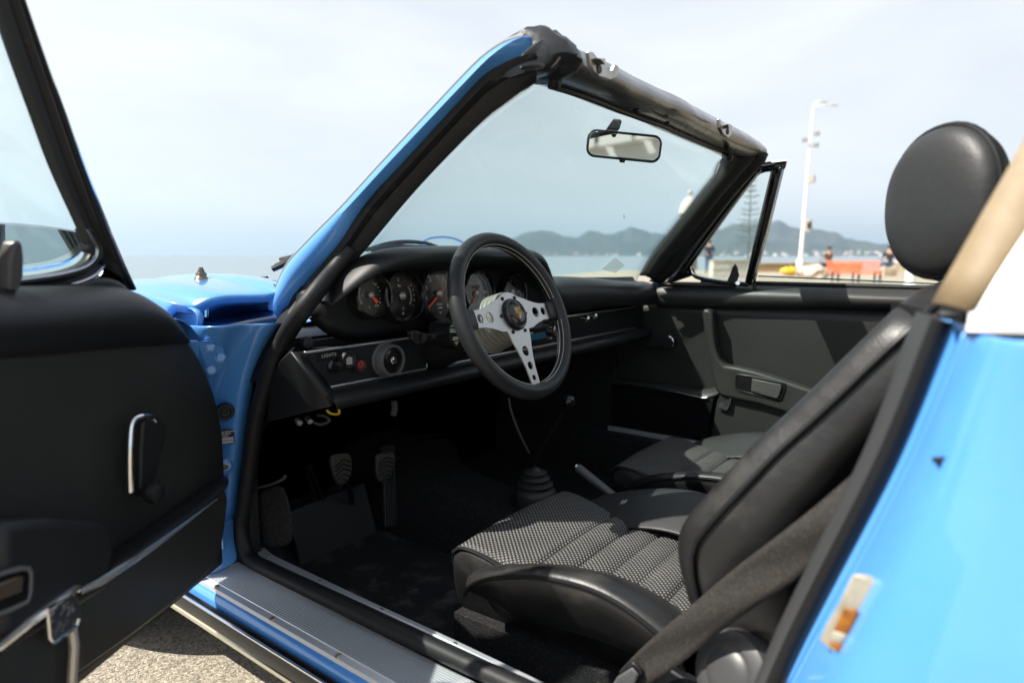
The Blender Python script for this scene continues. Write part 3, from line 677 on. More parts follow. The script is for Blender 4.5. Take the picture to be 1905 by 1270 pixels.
# torn black wrap at the driver's corner
rows = []
def wsec(base, c, k, tw): return [c+(p-base)*k for p in tw]
hs = hsec(-.455); hb = sum(hs, V())/len(hs)
ctr = [(hb+V((.004, -.002, 0)), 1.06), (hb+V((-.010, -.002, .002)), 1.14), (hb+V((-.026, -.002, .004)), 1.16), (hb+V((-.042, .0, .005)), 1.20), (hb+V((-.056, .004, .003)), 1.12), (hb+V((-.068, .012, -.003)), .96), (hb+V((-.076, .024, -.010)), .78)]
cs = crom([c for c, k in ctr], 2); ks = crom([V((k, 0, 0)) for c, k in ctr], 2); rq = random.Random(21)
for i, (c, k) in enumerate(zip(cs, ks)):
    prof = resample(crom(hs, 3, True)+[hs[0]], 23)[:-1]; loop = []
    for m_, p in enumerate(prof):
        d = (p-hb); n1 = 1-2*abs(noise.noise(V((i*.42+m_*.20, m_*.50-i*.15, 4.4)))); n2 = noise.noise(V((i*.9, m_*.8, 9.1)))
        f = min(1, i/2); cr = .18*max(0, n1-.5)-.10*max(0, .2-n1)+.11*n2+rq.uniform(-.015, .015)
        loop.append(c+d*k.x*(1+cr*f)+V((.010*n2*f, 0, 0)))
    rows.append(loop)
grid('torn_wrap', rows, M('black_wrap', (.02, .021, .024), .32, spec=.45, bumps=(('noise', 40, .35, .004),)), car, closed=True, caps=True, angle=34, bevel=.0015)
def flap(px, ys, mat=None):
    P = [at(*q, y=y) for q, y in zip(px, ys)]
    n_ = len(P)//2; grid('wrap_flap', [[a_, a_.lerp(b_, .5)+V((-.004, -.004, .003)), b_] for a_, b_ in zip(P[:n_], P[n_:])], bpy.data.materials['black_wrap'], car, solid=.003, sub=1)
flap([(966, 104), (986, 86), (1010, 68), (972, 116), (994, 102), (1018, 82)], [-.235, -.24, -.24, -.235, -.245, -.245])
flap([(964, 124), (988, 114), (1016, 120), (968, 136), (990, 130), (1014, 131)], [-.238, -.246, -.246, -.238, -.244, -.244])
c = at(1022, 158, y=-.16)
grid('sun_visor_pivot', [[c+V((a_, b_-.01, z)) for a_, b_ in rrect(w_, w_*.8, .005, 2)] for z, w_ in ((.03, .026), (.008, .024), (-.006, .018), (-.009, .011))], SATIN, car, closed=True, caps=True)
c = at(1352, 291, y=-.16); lathe('sun_visor_pivot', [(.009, -.02), (.009, .03), (.006, .034), (0, .034)], SATIN, car, mtx=frame(c, (-.8, -.5, -.25)), n=12)

# passenger side pillar, from inside
pl = pl[1:]+[pir(1366, 284, x0=.56)]
pm = [pir(*q, x0=.60) for q in ((1216, 524), (1238, 500), (1258, 474), (1300, 424), (1342, 370), (1384, 322), (1408, 296), (1414, 284))]
pq = [pir(*q, x0=.63) for q in ((1232, 530), (1256, 506), (1278, 478), (1318, 430), (1358, 378), (1398, 330), (1424, 302), (1430, 288))]
n_ = 24; PA = resample(crom(pl, 5), n_); PB = resample(crom(pm, 5), n_); PC = resample(crom(pq, 5), n_)
nn = V((-.7, -.7, 0)).normalized()
grid('pillar_trim', [[a+V((.01, .03, 0)), a, a+(b-a)*.3+nn*.010, a+(b-a)*.7+nn*.008, b, b+V((.012, .02, 0))] for a, b in zip(PA, PB)], VINYL, car, solid=.005, off=0, angle=50)
grid('pillar_seal', [[b+V((0, .012, 0)), b+(c-b)*.15+nn*.010, b+(c-b)*.5+nn*.014, b+(c-b)*.8+nn*.004, c+V((.01, .01, 0))] for b, c in zip(PB, PC)], RUBBER, car, solid=.005, off=0, angle=50)

# door-opening seal, driver side
seal_px = [(652, 462), (622, 500), (590, 538), (558, 580), (526, 630), (500, 690), (482, 750), (470, 810), (461, 880), (453, 945), (449, 985)]
sl = [at(*q, x=(-.585, -.61, -.655)[i]) if i < 3 else at(*q, x=-.682) for i, q in enumerate(seal_px)]
sl += [at(*q, z=.376) for q in ((463, 1036), (500, 1060), (580, 1098), (680, 1145), (800, 1202), (900, 1249), (1010, 1300))]
seal_path = crom(sl, 6)
tube('door_seal', seal_path, .0135, RUBBER, car, n=12)
tube('seal_carrier', [p+V((.016, .012, -.006)) for p in seal_path], .010, SATIN, car, n=8)
# hinge pillar and jamb
jr = [at(*q, x=-.69) for q in ((514, 602), (503, 618), (480, 660), (460, 720), (449, 790), (442, 860), (436, 930), (432, 985), (438, 1030))]
JR = resample(crom(jr, 5), 26)
def jam_row(p):
    g_ = .012*math.sin(min(1, max(0, (p.z-.42)/.4))*math.pi)
    return [p+V((.03, .02, 0)), p, p+V((-.014, .006, 0)), p+V((-.03, .028+g_, 0)), p+V((-.05, .034+g_, 0)), p+V((-.066, .026, 0)), p+V((-.088, .036, 0)), p+V((-.098, .052, 0)), p+V((-.104, .085, 0)), p+V((-.104, .16, 0))]
grid('hinge_pillar', [jam_row(p) for p in JR], BLUE, car, solid=.004, off=-1, sub=1)
def jam(u, v, out=0):
    p = at(u, v, x=-.72)
    for _ in range(3):
        k = min(range(len(JR)), key=lambda i: abs(JR[i].z-p.z)); q = JR[k]
        p = at(u, v, n=(-.35, -.94, 0), p=(q.x-.06, q.y+.030-out, q.z))
    return p
# pillar foot to sill
grid('pillar_foot', [[at(368, 1078, z=.352), at(400, 1070, z=.353), at(450, 1042, z=.366)], [at(378, 1050, x=-.75), at(405, 1035, x=-.73), at(440, 1020, x=-.69)], [at(392, 1020, x=-.75), at(412, 1005, x=-.73), at(434, 990, x=-.69)], [at(404, 985, x=-.75), at(418, 970, x=-.73), at(436, 950, x=-.69)]], BLUE, car, solid=.004, sub=1)
pn = V((-.35, -.94, 0)).normalized()
hp = prism('hinge_plate', [jam(*q, .004) for q in ((366, 634), (398, 633), (414, 643), (419, 660), (417, 677), (408, 692), (390, 698), (366, 690))], pn*.006, BLUE, car, smooth=False, bevel=.001)
for q in ((390.5, 644), (410, 663.5), (392, 687)):
    lathe('bolt', [(.0105, -.004), (.0105, .002), (.0085, .0025), (.0085, .006), (.007, .0072), (0, .0072)], BLUE, hp, mtx=frame(jam(*q, .0095), pn), n=6, angle=25)
prism('hinge_knuckle', [jam(*q, .012) for q in ((342, 632), (368, 632), (368, 700), (352, 700))], pn*.012, BLUE, car, bevel=.003)
lathe('bolt', [(.0105, -.004), (.0105, .002), (.0085, .003), (.0085, .008), (0, .009)], BLUE, car, mtx=frame(jam(428, 985, .004), pn), n=6, angle=25)
g_ = lathe('grommet', [(.0165, -.003), (.0170, .002), (.0150, .006), (.0105, .006), (.0095, .002), (.005, .001), (.005, -.002), (0, -.002)], RUBBER, car, mtx=frame(jam(418.5, 765, .008), pn), n=24)
pm_ = frame(jam(417, 813, .008), pn)
def loc_plate(name, w_, h_, t_, mtx, mat, parent, dx=0, dy=0, dz=0):
    vs, fs = boxgeo((dx-w_/2, dy-h_/2, dz), (dx+w_/2, dy+h_/2, dz+t_), mtx); return raw(name, vs, fs, mat, parent, smooth=False)
vp = loc_plate('data_plate', .036, .028, .0012, pm_, SATIN, car)
loc_plate('stamped_field', .026, .0052, .0003, pm_, GREYP, vp, .003, -.0035, .0013); loc_plate('stamped_field', .026, .0052, .0003, pm_, GREYP, vp, .003, -.0098, .0013)
for s_, y_ in (('MADE IN GERMANY', .0100), ('GERMANY', .0058), ('LACK', .0016)): text('lettering', s_, .0042, pm_ @ Matrix.Translation((.002, y_, .0014)), WHITEP, vp)
ch = lathe('check_strap_socket', [(.014, -.004), (.0145, .003), (.011, .005), (.009, .001), (0, .001)], BLUE, car, mtx=frame(jam(421, 866, .006), pn), n=20)
tube('check_strap', [jam(400, 872, .03), jam(421, 868, .004)], .005, GOLD, car, n=8)

# scuttle flange, cavity, fender
lip_px = ((318, 562, -.80), (340, 567, -.79), (352, 568, -.782), (362, 569, -.775), (383, 557, -.76), (409, 550, -.74), (444, 548, -.71), (491, 547, -.672), (511, 543, -.655), (526, 537, -.645))
lip = resample(crom([at(u, v, x=x) for u, v, x in lip_px], 5), 22)
fr = []
for i, p in enumerate(lip):
    f = i/21; row = [p+V((.012, .012, -.018)), p+V((.003, .0, -.004)), p]
    ytop = p.y
    for y1, dz in ((.03, .006), (.12, .020), (.30, .026), (.55, .010), (.85, -.05), (1.15, -.17), (1.32, -.34), (1.34, -.46)):
        y = ytop+y1+(.30-p.y)*0; xx = p.x; bulge = -.0
        z = p.z+dz-(.02*(1-f))*0
        if y1 > .05: z = z*(1-.0)+.0
        row.append(V((xx-(.018 if f < .3 else .0)*min(1, y1*3), y, z)))
    fr.append(row)
# inboard shoulder rolling down to the front lid
last = fr[-1]; 
for dx, dz in ((.04, .002), (.08, -.012), (.12, -.03)): fr.append([q+V((dx, .0, dz)) for q in last])
first = fr[0]; side = []
for dx, dz in ((-.012, -.06), (-.012, -.16), (-.006, -.28), (.004, -.40), (.012, -.50)):
    side.append([V((q.x+dx, q.y+(.05 if k < 3 else 0), q.z+dz*(1 if q.z > .7 else .55))) for k, q in enumerate(first)])
fr = side[::-1]+fr
grid('front_fender', fr, BLUE, car, solid=.003, off=-1, sub=1)
# underside wall of the cavity, and the flange the door closes on
fl_a = [at(*q, z=.842) for q in ((366, 600), (392, 597), (440, 583), (479, 577.5), (511, 573))]
fl_b = [at(*q, z=.838) for q in ((368, 611), (400, 607), (465, 594.5), (492, 590), (520, 586))]
fa = resample(fl_a, 16); fb = resample(fl_b, 16)
grid('scuttle_flange', [[a+V((.03, .08, -.01)), a, b, b+V((.004, -.004, -.012)), b+V((.006, .004, -.05))] for a, b in zip(fa, fb)], BLUE, car, solid=.003, off=0, angle=50, bevel=.002)
cav = resample([p+V((.02, .02, -.012)) for p in lip[3:]], 16)
grid('scuttle_wall', [[c_, c_+V((.05, .085, -.015)), a+V((.06, .10, -.022)), a+V((.03, .06, -.010)), a+V((.0, .0, -.006))] for c_, a in zip(cav, fa)], BLUE, car, solid=.003, off=0)
tube('drain_pipe', [at(376, 563, x=-.755)+V((.01, .01, 0)), at(376, 590, x=-.755)+V((.01, .01, 0))], .006, CHROME, car, n=10)
# fender rear edge behind the door
grid('fender_edge', [[at(*q, x=-.785)+V((0, .0, 0)), at(*q, x=-.785)+V((.012, -.004, 0)), at(*q, x=-.785)+V((.03, .04, 0))] for q in ((330, 566), (356, 572), (367, 584), (367, 600), (361, 622), (350, 645))], BLUE, car, solid=.003, sub=1)
prism('fender_return', [at(*q, x=-.772) for q in ((318, 562), (345, 568), (362, 574), (368, 586), (367, 602), (360, 625), (345, 650), (315, 640))], (.012, 0, 0), BLUE, car, bevel=.004, smooth_outline=3)
# stone chips and flecks on the glass
for (u, v, s_) in ((1280, 326, .006), (1075, 201, .004), (1161, 403, .005), (1205, 238, .003)):
    c_ = at(u, v, y=.02); prism('glass_chip', [c_+V((-s_*.3, 0, s_)), c_+V((s_*.2, 0, s_*.9)), c_+V((s_*.4, 0, -s_*.8)), c_+V((0, 0, -s_))], (0, .0006, 0), WHITEP if v != 403 else SATIN, car, smooth=False)
# scuttle, cowl, wipers, front lid
cowl = []
for i in range(17):
    s_ = -1+i/8; b0 = ws_pt(s_*.985, .03); x = b0.x
    cowl.append([b0+V((0, -.0, -.012)), b0+V((0, .015, -.022)), V((x*1.02, b0.y+.07, (.868 if s_ < 0 else .84)+.01*(1-s_*s_)+.025*(s_ < -.8))), V((x*1.0, b0.y+.16, (.855 if s_ < 0 else .82)+.0*(1-s_*s_)))])
grid('cowl', cowl, BLUE, car, solid=.003, sub=1)
lid = []
for i in range(17):
    s_ = -1+i/8; b0 = ws_pt(s_*.94, .06); x = b0.x*.93; y0 = b0.y+.155
    lid.append([V((x, y0+(1.62-y0)*f, .822+.016*(1-s_*s_)-.03*f-.30*f**3.5)) for f in [k/12 for k in range(13)]])
grid('front_lid', lid, BLUE, car, solid=.004, sub=1)
tube('lid_gap_seal', [at(*q, x=x)+V((0, 0, .002)) for q, x in (((486, 521), -.60), (484, 526) and ((487, 527), -.615), ((500, 532), -.63), ((515, 535), -.64), ((526, 537), -.645))], .004, RUBBER, car, n=6, cr=4)
tube('cowl_seal', [at(*q, x=-.56) for q in ((458, 523), (475, 518.5), (497, 516.5))], .0035, RUBBER, car, n=6)
tube('lid_gap', [at(297, 553, x=-.70), at(318, 541, x=-.68), at(343, 528, x=-.655)], .0022, SATIN, car, n=6)
# aerial base
an = at(375, 529, x=-.672); am = frame(an+V((0, 0, -.004)), (.02, .0, 1), (0, 1, 0))
ab = lathe('aerial_base', [(.0185, 0), (.0185, .006), (.017, .008)], RUBBER, car, mtx=am)
lathe('collar', [(.0165, .008), (.0145, .013), (.0105, .021), (.0095, .0225), (.0105, .023), (.0105, .026), (.0085, .027), (.0085, .029), (.0062, .0295), (.0062, .034), (.0042, .0345), (.0042, .038), (0, .0385)], M('tarnished_metal', (.22, .18, .14), .35, .9), ab, mtx=am)
# wipers
def wiper(px, x, lb):
    P = [at(*q, y=y) for q, y in px]
    w_ = tube('wiper_arm', P, .006, SATIN, car, n=8, cr=4, scale=[1.5, 1, .7])
    return w_
w1 = wiper([((560, 470), .40), ((545, 478), .46), ((522, 482), .60)], 0, '')
tube('wiper_blade', [at(508, 500, y=.48), at(535, 488, y=.45), at(566, 474, y=.40)], .007, SATIN, w1, n=6)
tube('wiper_blade', [at(512, 494, y=.50), at(540, 480, y=.47), at(566, 466, y=.42)], .004, RUBBER, w1, n=6)
w2 = wiper([((694, 464), .52), ((720, 455), .54), ((752, 450), .56), ((790, 452), .58), ((812, 458), .6)], 0, '')
tube('wiper_blade', [at(680, 464, y=.50), at(740, 458, y=.53), at(800, 460, y=.56), at(850, 462, y=.6)], .006, RUBBER, w2, n=6)
lathe('wiper_pivot', [(.016, -.02), (.016, .0), (.010, .010), (0, .012)], SATIN, car, mtx=frame(at(548, 487, y=.48), (0, .2, 1)), n=14)
# thin curved blue line that shows above the dash
tube('blue_arc', [at(*q, y=.95) for q in ((775, 462), (795, 445), (822, 441), (845, 444), (862, 452), (880, 462))], .004, BLUE, car, n=6, cr=4)

# sill: threshold plate with real ribs, inner strip, rocker
ya, yb = .425, -.75
prof = [(-.770, .335), (-.766, .352), (-.757, .3555)]; x = -.757
while x < -.690: prof += [(x+.0012, .3575), (x+.0034, .3575), (x+.0046, .3555)]; x += .0046
prof += [(-.687, .357), (-.684, .350), (-.70, .335)]
tp = grid('threshold_plate', [[V((a_, y, b_)) for a_, b_ in prof] for y in (ya+.004, ya, ya-.3, ya-.6, yb)], ALLOY, car, closed=True, caps=True, angle=20)
for y in (.375, .195, .02, -.155, -.33, -.5):
    lathe('screw', [(.0052, 0), (.0048, .0016), (.002, .0024), (0, .0024)], M('screw_brass', (.45, .38, .28), .4, .9), tp, mtx=frame((-.7625, y, .3535), (-.3, 0, 1), (0, 1, 0)), n=12)
IS = resample(crom([at(*q, z=.372) for q in ((466, 1021), (474, 1030), (490, 1042), (540, 1068), (680, 1131.5), (800, 1187), (900, 1237), (1010, 1292))], 5), 40)
IT = resample(crom([at(*q, z=.374) for q in ((480, 1019), (492, 1020), (510, 1034), (560, 1058), (680, 1115), (800, 1170), (900, 1217), (1010, 1270))], 5), 40)
stp = grid('sill_strip', [[a+V((-.004, 0, -.012)), a+V((-.002, 0, -.001)), a+(b-a)*.42+V((0, 0, .003)), a+(b-a)*.5, b, b+V((.004, 0, -.02))] for a, b in zip(IS, IT)], ALLOY, car, solid=.002, off=0, angle=25)
for k in (3, 12, 21, 30): lathe('screw', [(.004, 0), (.0035, .0014), (0, .0018)], STEEL, stp, mtx=frame(IS[k].lerp(IT[k], .7)+V((0, 0, .0005)), (0, 0, 1), (0, 1, 0)), n=10)
rock = [(-.690, .345), (-.768, .346), (-.776, .340), (-.780, .318), (-.790, .312), (-.792, .300), (-.780, .285), (-.74, .24), (-.70, .235), (-.66, .24)]
grid('rocker_panel', [[V((a_, y, b_)) for a_, b_ in rock] for y in (.60, .45, .2, 0, -.3, -.75)], BLUE, car, closed=True, caps=True, bevel=.004, angle=30)
rk = [(-.781, .331), (-.7925, .331), (-.797, .324), (-.7985, .314), (-.797, .300), (-.790, .296), (-.781, .300)]
rt_ = grid('rocker_trim', [[V((a_, y, b_)) for a_, b_ in rk] for y in (.62, .4, .2, 0, -.3, -.75)], GLOSSB, car, closed=True, caps=True, bevel=.0025, angle=40)
tube('chrome_bead', [V((-.7955, .62, .3295)), V((-.7955, -.75, .3295))], .0025, CHROME, rt_, n=8)
tube('chrome_bead', [V((-.796, .62, .297)), V((-.796, -.75, .297))], .005, M('ground_reflection_trim', (.72, .64, .48), .3, 1), rt_, n=8)  # reflection of the sunlit ground put into this bead's gold colour
grid('passenger_sill', [[V((-a_, y, b_)) for a_, b_ in ((-.636, .26), (-.640, .368), (-.646, .374), (-.668, .374), (-.69, .362), (-.76, .352), (-.79, .30), (-.70, .24))] for y in (.315, .1, -.3, -.8)], ALLOY, car, closed=True, caps=True, angle=25)

box('sill_carpet', (.615, -1.0, .19), (.640, .84, .362), CARPET, car, .01)
box('sill_box', (.642, .31, .2), (.76, .84, .31), SATIN, car, .01)
box('hinge_pillar', (.665, .40, .3), (.74, .60, .86), SATIN, car, .01)

# rear quarter, lock pillar, roll bar
qa = [at(*q, x=-.682) for q in ((1742, 590), (1716, 655), (1684, 745), (1640, 850), (1588, 955), (1528, 1075), (1476, 1180), (1428, 1290))]
qb = [at(*q, x=-.705) for q in ((1772, 600), (1748, 660), (1712, 750), (1666, 856), (1612, 962), (1546, 1085), (1492, 1190), (1445, 1290))]
qc = [at(*q, x=-.722) for q in ((1797, 611), (1778, 665), (1740, 757), (1692, 864), (1638, 972), (1570, 1096), (1512, 1200), (1462, 1295))]
n_ = 34; QA, QB, QC = (resample(crom(k, 5), n_) for k in (qa, qb, qc))
tube('rear_door_seal', QA, .016, M('grey_black_rubber', (.035, .036, .038), .42), car, n=14)
tube('seal_lip', [a.lerp(b, .55)+V((.004, .004, 0)) for a, b in zip(QA, QB)], .009, SATIN, car, n=10)
fl = grid('lock_pillar_flange', [[a+V((.02, .01, 0)), a.lerp(b, .6)+V((.008, 0, 0)), b+V((.016, .0, 0)), b.lerp(c, .6)+V((.020, -.002, 0)), c+V((.012, -.002, 0)), c] for a, b, c in zip(QA, QB, QC)], BLUE, car, solid=.003, off=0)
rows = []
for i, c in enumerate(QC):
    f = i/(n_-1); h = c.z
    hip = max(0, min(1, (.91-h)/.32)); hip = hip*hip*(3-2*hip)
    row = [c+V((.012, .004, 0)), c, c+V((-.006, -.0015, 0)), c+V((-.030-.010*hip, -.014-.004*hip, -.001)), c+V((-.046-.022*hip, -.030, -.002))]
    for dy, ox in ((.05, .050), (.10, .052), (.20, .056), (.40, .060), (.70, .05), (1.0, -.02), (1.15, -.16)):
        flare = .07*hip*math.exp(-((dy-.42)/.34)**2)+.026*hip
        row.append(V((-.722-ox-flare, -.745-dy+(c.y+.745)*max(0, 1-dy*4), h-.06*max(0, dy-.3)*(1-f))))
    rows.append(row)
grid('rear_quarter_panel', rows, BLUE, car, solid=.003, off=-1, sub=1)
grid('rear_quarter_panel', [[mir(p) for p in r_] for r_ in rows], BLUE, car, solid=.003, off=-1, sub=1)
# striker
sp = [at(*q, x=-.752) for q in ((1606, 1066), (1622, 1068), (1646, 1086), (1640, 1104), (1618, 1140), (1594, 1212), (1580, 1222), (1542, 1190), (1556, 1160), (1580, 1120))]
ln = V((-.62, .78, 0)).normalized()
so = prism('door_striker', sp, ln*.010, IVORY, car, bevel=.003)
prism('rusty_slot', [at(*q, x=-.762) for q in ((1578, 1128), (1602, 1136), (1584, 1180), (1556, 1174))], ln*.004, AMBER, so, bevel=.002)
prism('lower_pad', [at(*q, x=-.763) for q in ((1556, 1172), (1580, 1180), (1574, 1196), (1550, 1190))], ln*.004, IVORY, so, bevel=.002)
prism('lower_tab', [at(*q, x=-.763) for q in ((1548, 1190), (1574, 1198), (1572, 1214), (1552, 1204))], ln*.004, AMBER, so, bevel=.002)
prism('paint_chip', [at(*q, x=-.757) for q in ((1740, 849), (1771, 848), (1772, 857), (1764, 862), (1764, 872), (1756, 880), (1752, 864), (1742, 860))], ln*.004, SATIN, car, bevel=.002)
# roll bar hoop: steel band with tan front seal
def hoop(zs=14):
    L_ = [V((-.742, 0, .905)), V((-.728, 0, .95)), V((-.694, 0, 1.05)), V((-.65, 0, 1.14)), V((-.59, 0, 1.215)), V((-.50, 0, 1.275)), V((-.36, 0, 1.305)), V((-.18, 0, 1.318)), V((0, 0, 1.322))]
    return L_+[mir(p) for p in L_[:-1][::-1]]
H = crom(hoop(), 4)
ta = [at(*q, x=x) for q, x in (((1756, 572), -.700), ((1806, 480), -.690), ((1863, 372), -.676), ((1918, 280), -.655))]
tb = [at(*q, x=x) for q, x in (((1800, 578), -.738), ((1848, 500), -.726), ((1895, 425), -.708), ((1940, 350), -.690))]
ta += [p+V((0, -.715-.36*(p.z-.92), 0)) for p in [V((-.60, 0, 1.14)), V((-.545, 0, 1.20)), V((-.46, 0, 1.248)), V((-.2, 0, 1.288)), V((.2, 0, 1.288)), V((.46, 0, 1.248)), V((.6, 0, 1.14)), V((.70, 0, .93))]]
tb += [p+V((0, -.737-.36*(p.z-.915), 0)) for p in [V((-.63, 0, 1.155)), V((-.575, 0, 1.225)), V((-.48, 0, 1.280)), V((-.2, 0, 1.318)), V((.2, 0, 1.318)), V((.48, 0, 1.280)), V((.63, 0, 1.155)), V((.735, 0, .92))]]
n2 = 60; TA = resample(crom(ta, 5), n2); TB = resample(crom(tb, 5), n2)
grid('roll_bar_seal', [[a+V((.012, -.012, -.004)), a, a.lerp(b, .35)+V((-.004, .012, .004)), a.lerp(b, .75)+V((-.004, .010, .004)), b, b+V((.004, -.012, 0))] for a, b in zip(TA, TB)], TAN, car, solid=.004, off=0, angle=50, caps=False)
rows = []
for p in [at(1793, 616, x=-.744), at(1797, 598, x=-.741)]+TB:
    out_ = V((p.x, 0, (p.z-.75)*1.1)).normalized(); rows.append([p-out_*.02, p+V((0, -.001, 0)), p+V((0, -.05, 0))+out_*.006, p+V((0, -.14, 0))+out_*.010, p+V((0, -.22, 0))+out_*.004, p+V((0, -.23, 0))-out_*.018])
grid('roll_bar', rows, STAINLESS, car, closed=True, caps=True, angle=35)
# glass and deck behind the hoop
grid('rear_window', [[p+V((0, -.95-.36*(p.z-.915), -.01)), p*.96+V((0, -1.25, -.02)), p*.9+V((0, -1.55, -.06)), V((p.x*.84, -1.85, .86+(p.z-.9)*.18))] for p in H], SIDE_GLASS, car, solid=.004)
grid('engine_lid', [[V((x, -1.62-.02*k, .90-.03*k-.0035*k*k)) for k in range(0, 12, 1)] for x in [-.6+.1*i for i in range(13)]], BLUE, car, solid=.004)
grid('rear_deck', [[V((x, y, .84)) for y in (-1.02, -1.62)] for x in (-.66, -.3, 0, .3, .66)], CARPET, car, solid=.02)
# underbody, wheels, far-side fender, nose
raw('floor_pan', *bundle([boxgeo((-.69, -1.05, .17), (.69, .90, .20)), boxgeo((-.62, .85, .20), (.62, .88, .82)), boxgeo((-.60, .88, .17), (.60, 1.7, .45)), boxgeo((-.66, -2.0, .2), (.66, -1.05, .5))]), CARPET, car, smooth=False)
grid('front_fender', [[mir(p)-V((0, 0, .06)) for p in r_] for r_ in fr], BLUE, car, solid=.003, off=-1, sub=1)
grid('front_bumper', [[V((x, 1.70-.32*abs(x/.82)**2.5+dy, z)) for dy, z in ((0, .55), (.05, .52), (.06, .42), (.03, .34), (-.03, .30))] for x in [-.80+.1*i for i in range(17)]], BLUE, car, solid=.01, sub=1)
for sx in (-1, 1):
    hm2 = frame((sx*.60, 1.50, .64), (0, 1, .35)); hl = lathe('headlight', [(.115, -.06), (.118, .0), (.105, .012)], CHROME, car, mtx=hm2)
    lathe('lens', [(.105, .010), (.08, .03), (.04, .04), (0, .042)], SIDE_GLASS, hl, mtx=hm2)
    for yy, nm in ((1.13, 'wheel'), (-1.14, 'wheel')):
        wm_ = frame((sx*.675, yy, .305), (sx, 0, 0)); wv = lathe(nm, [(.205, -.085), (.20, .02), (.06, .05), (.05, .03), (0, .03)], ALLOY, car, mtx=wm_, n=32)
        lathe('tyre', [(.195, -.09), (.26, -.10), (.300, -.085), (.305, 0), (.300, .075), (.26, .09), (.205, .085), (.198, .06)], RUBBER, wv, mtx=wm_, n=36)
# ------------------------------------------------------------------ dashboard
YF = .20
def lerp(a, b, f): return a+(b-a)*f
def ss(a, b, x): f = max(0, min(1, (x-a)/(b-a))); return f*f*(3-2*f)
drv = [(0, .905), (.34, .945), (.17, .978), (.125, .978), (.104, .966), (.106, .952), (.125, .945), (.185, .941), (.208, .934), (.214, .88), (.216, .828), (.226, .812), (.245, .806), (.25, .803)]
pas = [(0, .898), (.34, .905), (.21, .908), (.175, .902), (.158, .890), (.152, .872), (.152, .858), (.154, .845), (.160, .832), (.172, .822), (.190, .815), (.215, .811), (.24, .808), (.25, .803)]
rows = []
xs = [-.628, -.622, -.61, -.59, -.56, -.52, -.46, -.40, -.34, -.28, -.2, -.14, -.10, -.07, -.04, -.01, .02, .05, .08, .13, .2, .3, .4, .5, .58, .63, .662]
for x in xs:
    f = ss(-.10, .08, x); yg = ws_pt(max(-.98, min(.98, x/.62)), .05).y-.012
    row = []
    for k, ((y1, z1), (y2, z2)) in enumerate(zip(drv, pas)):
        y = lerp(y1, y2, f); z = lerp(z1, z2, f)
        if k == 0: y = max(yg, .24); 
        elif k == 1: y = min(y, .2+.5*(max(yg, .24)-.2)+.02)
        if k and k < 9:
            crown = .012*(1-((x+.30)/.34)**2) if x < .02 else 0
            z += (crown-.006)*(1-f)
            z -= .028*f*ss(.15, .625, x)
        if x < -.5:                                    # rounded left end of the hood
            e = ss(-.50, -.628, x); cy, cz = .235, .875
            e2 = 1-math.sqrt(max(0, 1-e*e)) if k else 0
            y = lerp(y, cy, e2*.55 if k < 8 else e2*.3); z = lerp(z, cz, e2*(.9 if k < 7 else .75))
        row.append(V((x, y, z)))
    rows.append(row)
dash = grid('dashboard', rows, DASHV, car, sub=2, solid=.004, off=-1)
# end wall of the hood
grid('hood_end', [[V((-.625, .27-.075*math.cos(math.pi*j/8), .862+.05*math.sin(math.pi*j/8))) for j in range(9)], [V((-.634, .27-.055*math.cos(math.pi*j/8), .858+.038*math.sin(math.pi*j/8))) for j in range(9)], [V((-.637, .27, .858)) for j in range(9)]], SATIN, dash, solid=.003)
TRIMC = M('bright_trim', (.80, .81, .82), .32, 1)
# recess, fascia, trims
prism('recess_panel', [V((-.68, .252, .812)), V((.67, .252, .812)), V((.67, .252, .72)), V((-.64, .252, .72))], (0, .01, 0), SATIN, car, smooth=False)
fp = prism('fascia_panel', [V((-.676, YF, .801)), V((-.372, YF, .801)), V((-.372, YF, .7305)), V((-.620, YF, .7305))], (0, .05, 0), DASHV, car, bevel=.002)
fp2 = prism('fascia_panel', [V((-.09, YF, .801)), V((.66, YF, .801)), V((.66, YF, .7305)), V((-.09, YF, .7305))], (0, .05, 0), SATIN, car, bevel=.002)
prism('fascia_panel', [V((-.366, YF+.012, .801)), V((-.095, YF+.012, .801)), V((-.095, YF+.012, .7305)), V((-.366, YF+.012, .7305))], (0, .05, 0), SATIN, car, bevel=.002)
def trim(x0, x1, z, h=.0046):
    box('trim_strip', (x0, YF-.003, z-h/2), (x1, YF+.002, z+h/2), TRIMC, car, .0012)
trim(-.674, -.40, .8005); trim(-.624, -.376, .7315); trim(-.318, .60, .7315); trim(-.09, .60, .8005)
box('trim_end', (-.3755, YF-.0025, .7315), (-.374, YF+.002, .742), CHROME, car, .0004)
kn = [(.21, .7285), (.19, .728), (.176, .723), (.167, .714), (.165, .705), (.170, .697), (.19, .690), (.24, .688), (.32, .700)]
krow = []
for x in (-.632, -.6, -.5, -.3, -.1, .2, .45, .665):
    krow.append([V((x+(-.022*(z-.697)/.03 if x < -.63 else 0), y, z)) for y, z in kn])
grid('knee_roll', krow, DASHV, car, solid=.003, off=0, sub=1)
e1, e2 = at(541, 655, y=YF-.004), at(617, 754, y=.163); e3, e4 = at(496, 783, x=-.668), at(503, 712, x=-.672)
e1b = at(566, 657, y=YF-.002)
